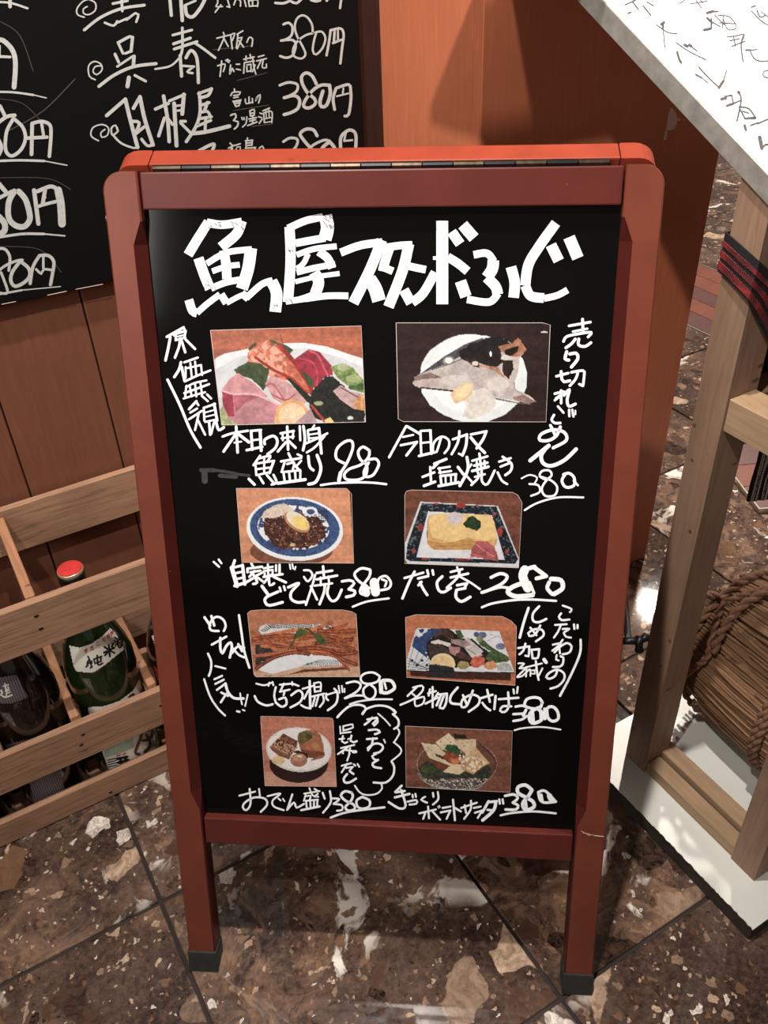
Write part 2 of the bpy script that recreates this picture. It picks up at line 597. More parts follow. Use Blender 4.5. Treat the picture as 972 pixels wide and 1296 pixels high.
def bvh_conv(bvh, off=0.0012):
    def f(x, y, li):
        h, n, _, _ = bvh.ray_cast(CAM, ray(x, y).normalized())
        return h + n * (off + li * 0.00004) if h is not None else None
    return f

def decal_ink(name, txt, crop, bvh, mat, parent, off=0.0012):
    text_parts(name, txt, crop, bvh_conv(bvh, off), mat, parent)

# ------------------------------------------------------------------ setting: floor
floor = thing('floor', (0, 0, 0), kind='structure')
make('grout', [(-4, -2, -0.004), (9, -2, -0.004), (9, 11, -0.004), (-4, 11, -0.004)], [[0, 1, 2, 3]], 'grout', floor)
TS, G = 0.4, 0.0028
bm = bmesh.new()
bmesh.ops.create_cube(bm, size=1.0)
for v in bm.verts:
    v.co = V((v.co.x * (TS - 2 * G), v.co.y * (TS - 2 * G), v.co.z * 0.02 - 0.01))
bmesh.ops.bevel(bm, geom=[e for e in bm.edges if all(v.co.z > -0.001 for v in e.verts)], offset=0.0012, segments=1, affect='EDGES')
tile_me = bpy.data.meshes.new('floor_tile')
bm.to_mesh(tile_me)
bm.free()
tile_me.materials.append(MT['tile'])
INLAY = (2.0345 - 0.0, 2.4345)   # strip of planks set into the floor, along Y, between these X
far = []
for i in range(-6, 20):
    for j in range(-3, 26):
        cx, cy = 0.0345 + TS * (i + 0.5), 0.3695 + TS * (j + 0.5)
        if INLAY[0] < cx < INLAY[1] and cy > 1.5:
            continue
        ok = False
        for dx in (-0.2, 0, 0.2):
            for dy in (-0.2, 0, 0.2):
                p = V((cx + dx, cy + dy, 0))
                if (p - CAM).dot(_fwd) > 0.1:
                    a, b = project(p)
                    if -250 < a < 1250 and -300 < b < 1500:
                        ok = True
        if cy > 4.2 or cx > 4.5:
            if cy > 1.4:
                far.append((cx, cy))
            continue
        if ok:
            o = bpy.data.objects.new('floor_tile', tile_me)
            COL.objects.link(o)
            o.parent = floor
            o.location = (cx, cy, 0)
vs, fs = [], []
for cx, cy in far:
    k = len(vs)
    h = TS / 2 - G
    vs += [(cx - h, cy - h, 0), (cx + h, cy - h, 0), (cx + h, cy + h, 0), (cx - h, cy + h, 0)]
    fs.append([k, k + 1, k + 2, k + 3])
o = make('floor_tile', vs, fs, 'tile', floor)
o['kind'] = 'stuff'

# planks set into the floor, with a metal edge strip each side
inlay = thing('floor_plank_inlay', (INLAY[0], 1.6, 0), kind='structure')
pw = (INLAY[1] - INLAY[0] - 0.012) / 5
tones = ['red_wood', 'red_wood_y', 'red_wood', 'red_wood_y', 'red_wood']
for k in range(5):
    for y0 in (1.15, 2.05, 2.95, 3.85):
        yo = y0 + (k % 2) * 0.33
        x0 = INLAY[0] + 0.006 + k * pw
        box('plank', (x0 + 0.001, yo + 0.001, -0.02), (x0 + pw - 0.001, yo + 0.899, 0.0006), tones[(k + int(y0)) % 5], inlay, 0.0008, seg=1)
for x0 in (INLAY[0] - 0.002, INLAY[1] - 0.006):
    box('edge_strip', (x0, 1.15, -0.02), (x0 + 0.006, 5.0, 0.0015), 'steel', inlay, 0.0004, seg=1)

# ------------------------------------------------------------------ setting: wall and pillar
WY = 1.215           # face of the recessed wall
PX0, PX1, PY = 0.699, 1.149, 0.966
wall = thing('wall_back', (0, WY, 0), kind='structure')
seam0 = 0.2115
pitch = 0.143
k0 = -9
x = seam0 + pitch * k0
while x < PX0 - 0.001:
    xe = min(x + pitch, PX0)
    box('wall_panel', (x + 0.0012, WY, 0), (xe - 0.0012, WY + 0.02, 2.6), 'wall', wall, 0.0012, seg=1)
    x += pitch
box('backing', (-1.2, WY + 0.004, 0), (PX0, WY + 0.03, 2.6), 'dark_trim', wall, 0)
pil = thing('wall_pillar', (PX0, PY, 0), kind='structure')
box('pillar_face', (PX0, PY, 0.001), (PX1, PY + 0.02, 2.6), 'pillar', pil, 0.001, seg=1)
box('pillar_side', (PX0, PY + 0.02, 0.001), (PX0 + 0.02, WY + 0.02, 2.6), 'pillar', pil, 0, seg=1)
box('pillar_side', (PX1 - 0.02, PY + 0.02, 0.001), (PX1, PY + 0.05, 2.6), 'pillar', pil, 0, seg=1)
# dried white splash on the pillar
ws = [(463, 567), (473, 585), (487, 605), (490, 640), (478, 678), (455, 692), (440, 690), (438, 706), (432, 738), (418, 740), (430, 690), (440, 640), (445, 600)]
for nm, P_ in (('paint_splash', ws), ('paint_drop', [(494, 628), (508, 630), (508, 638), (490, 640)]), ('paint_drop', [(523, 630), (530, 632), (528, 641), (522, 638)])):
    P_ = smooth_pts([(740 + a / 4.19, b / 4.19) for a, b in P_ + P_[:1]], 1.0)[:-1]
    make(nm, [hit(a, b, V((0, PY - 0.0006, 0)), V((0, 1, 0))) for a, b in P_], [list(range(len(P_)))], 'splat', pil)
# light blocker added out of view, on arms, only to shade the pillar's upper part
blocker = thing('shade_blocker', (0.66, 0.9, 1.14), kind='structure')
box('blocker_board', (0.50, 0.80, 1.14), (0.82, 0.912, 1.16), 'dark_trim', blocker, 0.001)
for x_ in (0.705, 0.79):
    box('blocker_bracket', (x_, 0.80, 1.16), (x_ + 0.02, PY, 1.18), 'dark_trim', blocker, 0.001)
# dark post beside the blackboard
box('trim_1', (0.652, WY - 0.004, 0), (PX0, WY, 2.6), 'dark_trim', None, 0.0008, seg=1)['kind'] = 'structure'
# ------------------------------------------------------------------ blackboard on the wall
BBY = WY - 0.02
bb = thing('blackboard', (0.0, BBY, 0.745), 'black wall board chalked with drink names at 380 yen, above the wooden crate', 'blackboard')
def bbpt(px, py, off=0.0):
    return hit(px, py, V((0, BBY - off, 0)), V((0, 1, 0)))
zb = bbpt(70, 372).z
box('board_sheet', (-0.75, BBY, zb), (bbpt(457, 100).x, BBY + 0.012, 1.6), 'board', bb, 0.0012, seg=1)
# bare worn wood along the bottom edge
vs, fs = ribbons(parse('w1 2,385.5 20,382 ; w1 60,374 84,369 ; w1 96,366.5 130,360'), (0, 0, 1), lambda x, y, l: bbpt(x, y - 0.4, 0.0006))
make('worn_edge', vs, fs, 'splat', bb)['kind'] = 'stuff'
def bbconv(x, y, li):
    return bbpt(x, y, 0.0005 + li * 0.00004)
BB_TEXT = [
 ('drink_name', (90, 0, 5.4), '''w10 90,118 45,100 40,60 80,10 120,-5 ; 120,-5 165,20 165,70 120,100 85,90 85,60 110,45 ; w18 285,25 385,5 ; 345,-10 350,75 ;
   w20 90,205 200,120 340,60 500,35 ; w16 230,155 290,175 315,145 ; 315,155 385,125 ; 380,135 440,90 460,100 445,150 ; w22 675,-5 685,105 ; w24 750,-5 760,140 ; w16 780,35 850,5 ; w24 780,40 790,100 830,115 880,60 915,-5'''),
 ('drink_name', (90, 0, 5.4), '''w18 320,290 355,365 ; w20 325,290 400,250 420,255 ; w22 420,255 410,350 ; w18 370,365 410,350 ; w20 300,370 325,425 ; w16 315,455 420,385 ; w24 430,385 425,455 ;
   w22 190,590 300,510 430,455 580,435 ; w28 395,530 385,590 ; w18 435,515 510,555 ; w10 165,545 125,520 120,450 160,420 205,440 210,480 175,510 150,490 165,455 205,450 ;
   w18 695,240 825,205 ; 760,190 760,330 745,390 ; w14 745,390 680,450 575,472 ; w20 700,300 815,260 ; 705,335 860,285 ; w18 840,290 900,330 972,385 985,395 ; w22 745,380 755,520 ; w22 785,395 820,345 860,400 870,565 ;
   w16 765,450 840,455 ; 840,455 795,490 830,500'''),
 ('drink_note', (260, 0, 4.86), '''w9 75,-5 75,20 65,40 105,40 ; 60,75 95,30 ; 135,-5 150,45 ; 150,45 132,40 ; 175,30 190,-5 215,5 215,38 ; 240,0 250,40 ; 265,0 270,40 ; 270,5 320,0 320,40 ; 290,5 290,36 ; 270,38 315,36'''),
 ('drink_price', (260, 0, 4.86), '''w16 430,18 480,20 520,5 ; 530,10 560,20 590,-5 ; 650,0 680,8 705,2 ; w14 835,-5 828,50 ; w16 750,-4 746,4'''),
 ('drink_note', (260, 0, 4.86), '''w9 70,235 150,215 ; 110,200 115,230 80,310 ; 110,230 140,285 ; 155,215 165,300 ; 155,215 180,205 165,250 ; 195,210 230,190 ; 200,215 190,295 ; 205,235 225,230 195,300 ; 205,250 235,290 ;
   255,260 270,230 290,240 285,285 ; 75,405 120,395 110,440 ; 100,375 90,470 ; 125,370 145,385 ; 135,365 150,375 ; 155,400 150,455 165,420 175,440 ; 190,395 210,395 ; 190,425 215,430 ;
   235,365 300,350 ; 250,345 250,370 ; 275,335 280,360 ; 240,385 300,375 ; 240,385 235,450 ; 255,400 280,395 ; 255,410 255,440 ; 280,400 280,440 ; 255,440 280,436 ; 290,350 300,420 310,455 ; 305,400 290,440 ;
   325,350 360,340 ; 315,375 375,360 ; 340,375 320,420 ; 355,370 350,415 375,415 375,395'''),
 ('drink_price', (260, 0, 4.86), '''w15 480,150 510,140 535,165 530,215 500,240 465,250 ; 465,250 530,245 555,270 540,335 500,355 460,345 ;
   w13 660,200 655,150 625,105 590,95 560,120 550,170 565,225 600,290 615,335 590,360 545,345 540,300 570,250 620,215 660,205 ; 675,200 715,195 738,235 720,295 680,335 660,310 670,240 680,210 ;
   w15 770,185 760,260 745,340 ; 775,185 830,175 850,210 840,300 830,390 ; 785,265 835,245 ; 795,190 790,260 ; w12 815,185 815,250'''),
 ('drink_name', (100, 100, 4.86), '''w9 120,380 75,350 85,300 140,280 180,300 175,345 140,358 135,330 160,310 ; w11 235,310 225,285 200,300 205,345 240,320 235,300 ; w13 205,340 260,395 340,425 360,415 ;
   w22 170,225 285,125 ; w24 285,125 310,230 360,420 ; w20 330,260 370,270 345,340 ; 345,340 400,295 ; w22 335,180 375,110 ; w24 375,110 405,250 455,405 ; w18 455,405 420,410 385,370 ;
   w20 470,185 550,150 ; w22 520,105 545,250 555,385 ; w20 525,240 490,350 ; w18 545,240 575,280 ; 555,135 650,95 ; w24 645,95 635,215 ; w24 585,150 600,410 ; w14 600,165 640,160 ; 605,195 640,190 ;
   w18 625,260 655,260 ; 625,270 690,335 ; w20 740,85 745,200 720,290 660,385 ; w18 735,90 815,60 ; w20 815,60 795,100 745,115 ; 790,145 770,200 ; w18 755,160 800,145 ; 750,205 790,200 810,235 ;
   735,245 815,232 ; 780,240 775,320 ; 725,290 810,255 ; w24 690,335 780,325 925,290'''),
 ('drink_name', (100, 100, 4.86), '''w18 520,485 620,450 ; w20 740,440 830,400 805,470 ; 770,470 840,455 ; w16 380,480 420,470'''),
 ('drink_note', (280, 95, 5.4), '''w10 90,95 92,115 ; 65,140 75,120 130,115 125,130 ; 85,140 120,135 ; 85,155 115,150 ; 80,180 135,170 ; 85,185 100,215 ; 85,185 130,180 120,210 ; 100,195 125,190 ; 100,215 120,210 ;
   165,165 170,195 215,185 ; 190,150 190,190 ; 212,160 215,190 ; 250,150 235,175 245,150 265,135 265,160 255,190 ; w12 65,275 95,265 100,290 85,310 115,320 110,350 90,368 ;
   w9 140,290 145,305 ; 155,290 158,305 ; 175,285 170,330 145,355 ; w10 195,245 200,280 ; 195,245 225,235 225,275 ; 200,262 222,258 ; 200,280 225,275 ; 190,300 240,290 ; 215,285 215,330 ; 195,315 235,305 ; 180,345 245,320 ;
   265,260 280,265 ; 255,285 275,290 ; 260,330 280,300 ; 285,245 330,225 ; 290,260 295,325 ; 290,260 345,250 345,325 ; w8 305,245 308,290 ; 325,235 328,285 ; 295,300 340,290 ; 297,325 340,318'''),
 ('drink_note', (280, 95, 5.4), '''w10 60,465 75,480 ; 50,500 90,480 ; 75,490 50,545 ; 75,500 85,550 ; 95,480 130,470 ; w9 100,495 130,490 130,510 105,515 100,495 ; 95,530 140,515 ; 100,530 100,550 ; 135,520 135,550 ; 115,525 115,550 ;
   w10 180,430 175,450 ; 165,450 215,445 ; 170,450 170,500 ; 212,445 210,480 ; 175,465 208,462 ; 172,482 210,478 ; 165,500 235,495 ; 230,500 225,545 ; 180,515 185,545 ; 205,510 205,545 ; 260,500 280,485 290,500 280,545'''),
 ('drink_price', (280, 95, 5.4), '''w18 400,70 460,50 520,65 515,110 470,140 430,155 ; w22 430,155 500,140 535,170 525,225 480,255 430,270 ; w22 650,60 620,5 580,-15 550,10 555,60 590,120 640,165 640,200 600,225 565,215 570,180 620,110 680,70 740,70 ;
   w24 740,70 745,130 720,205 685,215 675,180 695,110 ; w20 785,90 765,160 775,235 ; 785,90 870,65 885,110 885,180 870,270 845,280 ; w12 790,145 870,125 ; 835,90 830,130'''),
 ('drink_price', (280, 95, 5.4), '''w18 425,455 470,430 520,440 510,490 455,545 ; w22 655,415 630,375 580,370 540,400 560,440 620,510 650,550 ; w18 565,550 620,485 700,445 740,450 ; w24 740,455 775,500 770,555 ; 740,455 690,500 685,555 ;
   w22 835,400 815,440 820,555 ; 835,400 880,375 920,410 915,550 ; w14 850,400 840,450 ; 840,450 895,445'''),
 ('drink_price', (0, 0, 5.89), '''w16 -20,15 80,22 205,62 ; w26 75,-10 75,50'''),
 ('drink_price', (0, 0, 5.89), '''w36 -20,305 20,300 90,370 115,470 105,650 ; w20 -20,420 75,425 ; w10 0,340 0,430 ; w16 -20,685 100,688 250,708 ; w9 250,708 345,730'''),
 ('drink_price', (0, 0, 5.89), '''w26 100,885 50,980 40,1100 60,1150 100,1160 160,1110 190,1030 170,950 110,890 ; w28 -20,920 50,870 110,860 ; w26 0,790 40,870 ; w30 -20,1030 10,1100 -20,1170 ;
   w28 240,920 235,1150 ; w26 240,920 310,905 370,930 380,1000 368,1165 ; w26 200,1030 350,1022 ; w22 310,920 325,1010 ; w18 -20,1200 150,1195 330,1200 ; w9 330,1200 500,1232'''),
 ('drink_price', (0, 220, 7.2), '''w40 -10,90 50,160 ; w34 -10,220 110,160 ; w52 130,160 80,260 80,400 140,470 220,480 270,420 265,340 230,230 170,160 ; w54 -10,390 40,450 40,520 -20,560 ;
   w38 310,150 330,300 350,455 ; w36 340,160 460,115 520,140 ; w70 530,150 555,280 565,455 ; w30 340,300 400,280 520,250 ; w26 400,180 410,215 ; w36 410,150 390,270 ; w24 -20,580 200,548 400,548 ; w14 400,548 590,565'''),
 ('drink_price', (0, 220, 7.2), '''w26 0,680 50,690 90,760 80,880 ; w24 -10,880 60,830 160,790 205,785 ; w32 180,800 110,900 100,980 140,1025 220,990 270,930 260,860 190,800 ; w24 10,900 70,1070 30,1090 -20,1080 ;
   w30 360,745 300,850 275,1000 ; w30 360,745 440,745 490,800 480,900 460,1010 ; w22 330,870 375,910 400,870 490,880 ; 395,750 395,860 ; w18 -20,1100 200,1060 ; w10 200,1060 550,1027'''),
]
for nm, crop, txt in BB_TEXT:
    text_parts(nm, txt, crop, bbconv, 'chalk', bb)
vs, fs = ribbons(parse('''w1.6 12,165 55,140 95,100 ; w1.2 0,27 25,45 42,90 ; w1 0,125 30,132 58,160 ; w1 0,225 60,226 90,240 ; w1 0,312 50,316 78,345 ; w1.2 270,63 320,58 ; w1.2 300,102 338,92 ; w1.2 295,140 340,133 ; w1.2 318,160 345,157'''),
                 (0, 0, 1), lambda x, y, l: bbpt(x, y, 0.0004))
make('old_chalk_traces', vs, fs, 'chalk_dim', bb)['kind'] = 'stuff'

# ------------------------------------------------------------------ A-frame sign
def rot(p):   # measured in the camera-heading frame, turned into the wall frame
    x, y = p
    return V((x * _r0.x + y * _h.x, x * _r0.y + y * _h.y, 0))
SO = rot((-0.2849, 0.5916))
SPHI = -0.1029
SD = rot((math.cos(SPHI), math.sin(SPHI)))
SNH = rot((-math.sin(SPHI), math.cos(SPHI)))      # horizontal, away from the viewer
SW, TH, SH = 0.5273, 0.2902, 0.9974
SU = SNH * math.sin(TH) + V((0, 0, 1)) * math.cos(TH)
SN = SD.cross(SU)                                   # out of the front face
sign = thing('a_frame_sign', SO + SD * SW / 2 + SNH * 0.29, 'tall red-brown wooden A-frame sign with black panel of white lettering and food photos', 'signboard')

def sp(s, t_, n=0.0):
    return SO + SD * s + SU * t_ + SN * n

def post(mirror, fr, width, depth, H_, name, mat, chamf=0.0105, toff=0.006):
    """stopped-chamfer post with rounded outer top corner; fr(s,t,n) -> world"""
    st = [toff, 0.262, 0.287, 0.93, 0.952]
    ch = [0, 0, chamf, chamf, 0]
    R = 0.019
    rows = [(t_, 0.0, c) for t_, c in zip(st, ch)]
    for k in range(0, 7):
        a = k / 6 * math.pi / 2
        rows.append((H_ - R + R * math.sin(a), R * (1 - math.cos(a)), 0.0))
    vs, fs = [], []
    for t_, ins, c in rows:
        b = 0.0016
        pts = [(ins + b, 0), (width - max(c, b), 0), (width, -max(c, b)), (width, -depth), (ins, -depth), (ins, -b)]
        for s, n in pts:
            vs.append(fr(SW - s if mirror else s, t_, n))
    m = 6
    for i in range(len(rows) - 1):
        for k in range(m):
            k2 = (k + 1) % m
            fs.append([i * m + k, i * m + k2, (i + 1) * m + k2, (i + 1) * m + k])
    fs.append(list(range(m)))
    fs.append([(len(rows) - 1) * m + k for k in range(m)][::-1])
    return vs, fs

PWD, PDP = 0.0355, 0.026
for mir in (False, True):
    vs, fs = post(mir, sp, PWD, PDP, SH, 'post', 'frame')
    make('post', vs, fs, 'frame_post', sign, mats=['frame_shade'], midx=[1 if (k < 24 and k % 6 in (1, 2)) else 0 for k in range(len(fs))])
def fbox(name, s0, s1, t0, t1, n0, n1, mat, parent=sign, bev=0.0015, fr=None):
    f = fr or (SO, SD, SU, SN)
    return box(name, (s0, t0, n0), (s1, t1, n1), mat, parent, bev, basis=f)
fbox('top_rail', PWD + 0.0018, SW - PWD - 0.0018, 0.9625, 0.9965, -PDP, -0.0022, 'frame')
fbox('bottom_rail', PWD + 0.0018, SW - PWD - 0.0018, 0.2095, 0.2475, -PDP + 0.002, -0.0022, 'frame')
PN = -0.0125
fbox('panel', PWD - 0.002, SW - PWD + 0.002, 0.242, 0.968, PN - 0.006, PN, 'panel', bev=0)
# paint worn off in a bright ring low on the right post
vs, fs = ribbons(parse('w3.0 209,241 225,246 ; w4 222,250 250,255 ; w3.2 245,262 275,262 300,268 ; w6 290,266 342,272 ; w3 255,252 262,268'), (690, 1000, 4.628), lambda x, y, l: hit(x, y, sp(0, 0, 0.0004), SN))
make('worn_ring', vs, fs, 'splat', sign)['kind'] = 'stuff'
# rubber shoes
for s0 in (-0.0018, SW - PWD - 0.0018):
    o = fbox('rubber_foot', s0, s0 + PWD + 0.0036, -0.002, 0.033, -PDP - 0.002, 0.0022, 'rubber', bev=0.0018)
    for k in range(7):
        pass
# back frame
TB = -TH
apex = sp(0, SH, -PDP) + SNH * 0.009
SUB = -SNH * math.sin(TH) + V((0, 0, 1)) * math.cos(TH)   # up along the back frame
SNB = SUB.cross(SD) * 1.0
SNB = (SNH * math.cos(TH) + V((0, 0, 1)) * math.sin(TH))  # outward normal of the back frame
SOB = apex + SNB * PDP - SUB * (SH)
SOB = SOB + SUB * 0.004
def spb(s, t_, n=0.0):
    return SOB + SD * s + SUB * t_ + SNB * n
for mir in (False, True):
    vs, fs = post(mir, spb, PWD, PDP, SH, 'rear_post', 'frame_back')
    fs = [f[::-1] for f in fs]
    make('rear_post', vs, fs, 'frame_back', sign)
FB = (SOB, SD, SUB, SNB)
fbox('rear_top_rail', PWD + 0.001, SW - PWD - 0.001, 0.9625, 0.998, -PDP, -0.001, 'frame_back', fr=FB)
fbox('rear_bottom_rail', PWD + 0.001, SW - PWD - 0.001, 0.2095, 0.2475, -PDP, -0.002, 'frame_back', fr=FB)
fbox('rear_panel', PWD - 0.002, SW - PWD + 0.002, 0.242, 0.968, -0.0185, -0.0125, 'panel', bev=0, fr=FB)
for s0 in (-0.0018, SW - PWD - 0.0018):
    fbox('rubber_foot', s0, s0 + PWD + 0.0036, -0.002, 0.033, -PDP - 0.002, 0.0022, 'rubber', bev=0.0018, fr=FB)
# piano hinge along the top
hinge_c = sp(0, SH + 0.0012, -PDP) + SNH * 0.0045
hs0, hs1, nk = 0.042, SW - 0.046, 15
for k in range(nk):
    a = hs0 + (hs1 - hs0) * k / nk
    b = hs0 + (hs1 - hs0) * (k + 1) / nk - 0.0012
    vs, fs = tube([hinge_c + SD * a, hinge_c + SD * b], 0.0036, 10)
    make('hinge_knuckle', vs, fs, 'brass' if k % 2 == 0 else 'iron', sign, smooth=False)
# folding stay with wing nut on the right side
st_z = 0.5065
pA = sp(SW + 0.008, st_z, -0.012)
pB = spb(SW + 0.010, st_z + 0.10, -0.012)
vs, fs = join([tube([pA, pA * 0.5 + pB * 0.5, pB], 0.0036, 8, flat=0.6), tube([pB - SD * 0.006, pB + SD * 0.005], 0.004, 8)])
make('folding_stay', vs, fs, 'iron', sign)
wn = []
wn.append(tube([pA - SD * 0.007, pA + SD * 0.012], 0.0042, 10))
cc = pA + SD * 0.011
wn.append(tube([cc - SD * 0.003, cc + SD * 0.004], 0.0062, 12))
for dvec in (SU * -1 + SD * 0.15, SD * 0.8 + SNH * 0.55):
    dvec = dvec.normalized()
    wn.append(tube([cc, cc + dvec * 0.006, cc + dvec * 0.012, cc + dvec * 0.0145], 0.003, 10, rr=[0.003, 0.0042, 0.0052, 0.0026]))
vs, fs = join(wn)
make('wing_nut', vs, fs, 'iron', sign, smooth=True)
vs, fs = tube([sp(0.002, st_z, -0.012), sp(-0.006, st_z, -0.012)], 0.0042, 10)
make('bolt', vs, fs, 'iron', sign)
vs, fs = tube([sp(0.0, 0.955, -0.013), sp(-0.003, 0.955, -0.013)], 0.005, 12)
make('bolt', vs, fs, 'steel', sign)

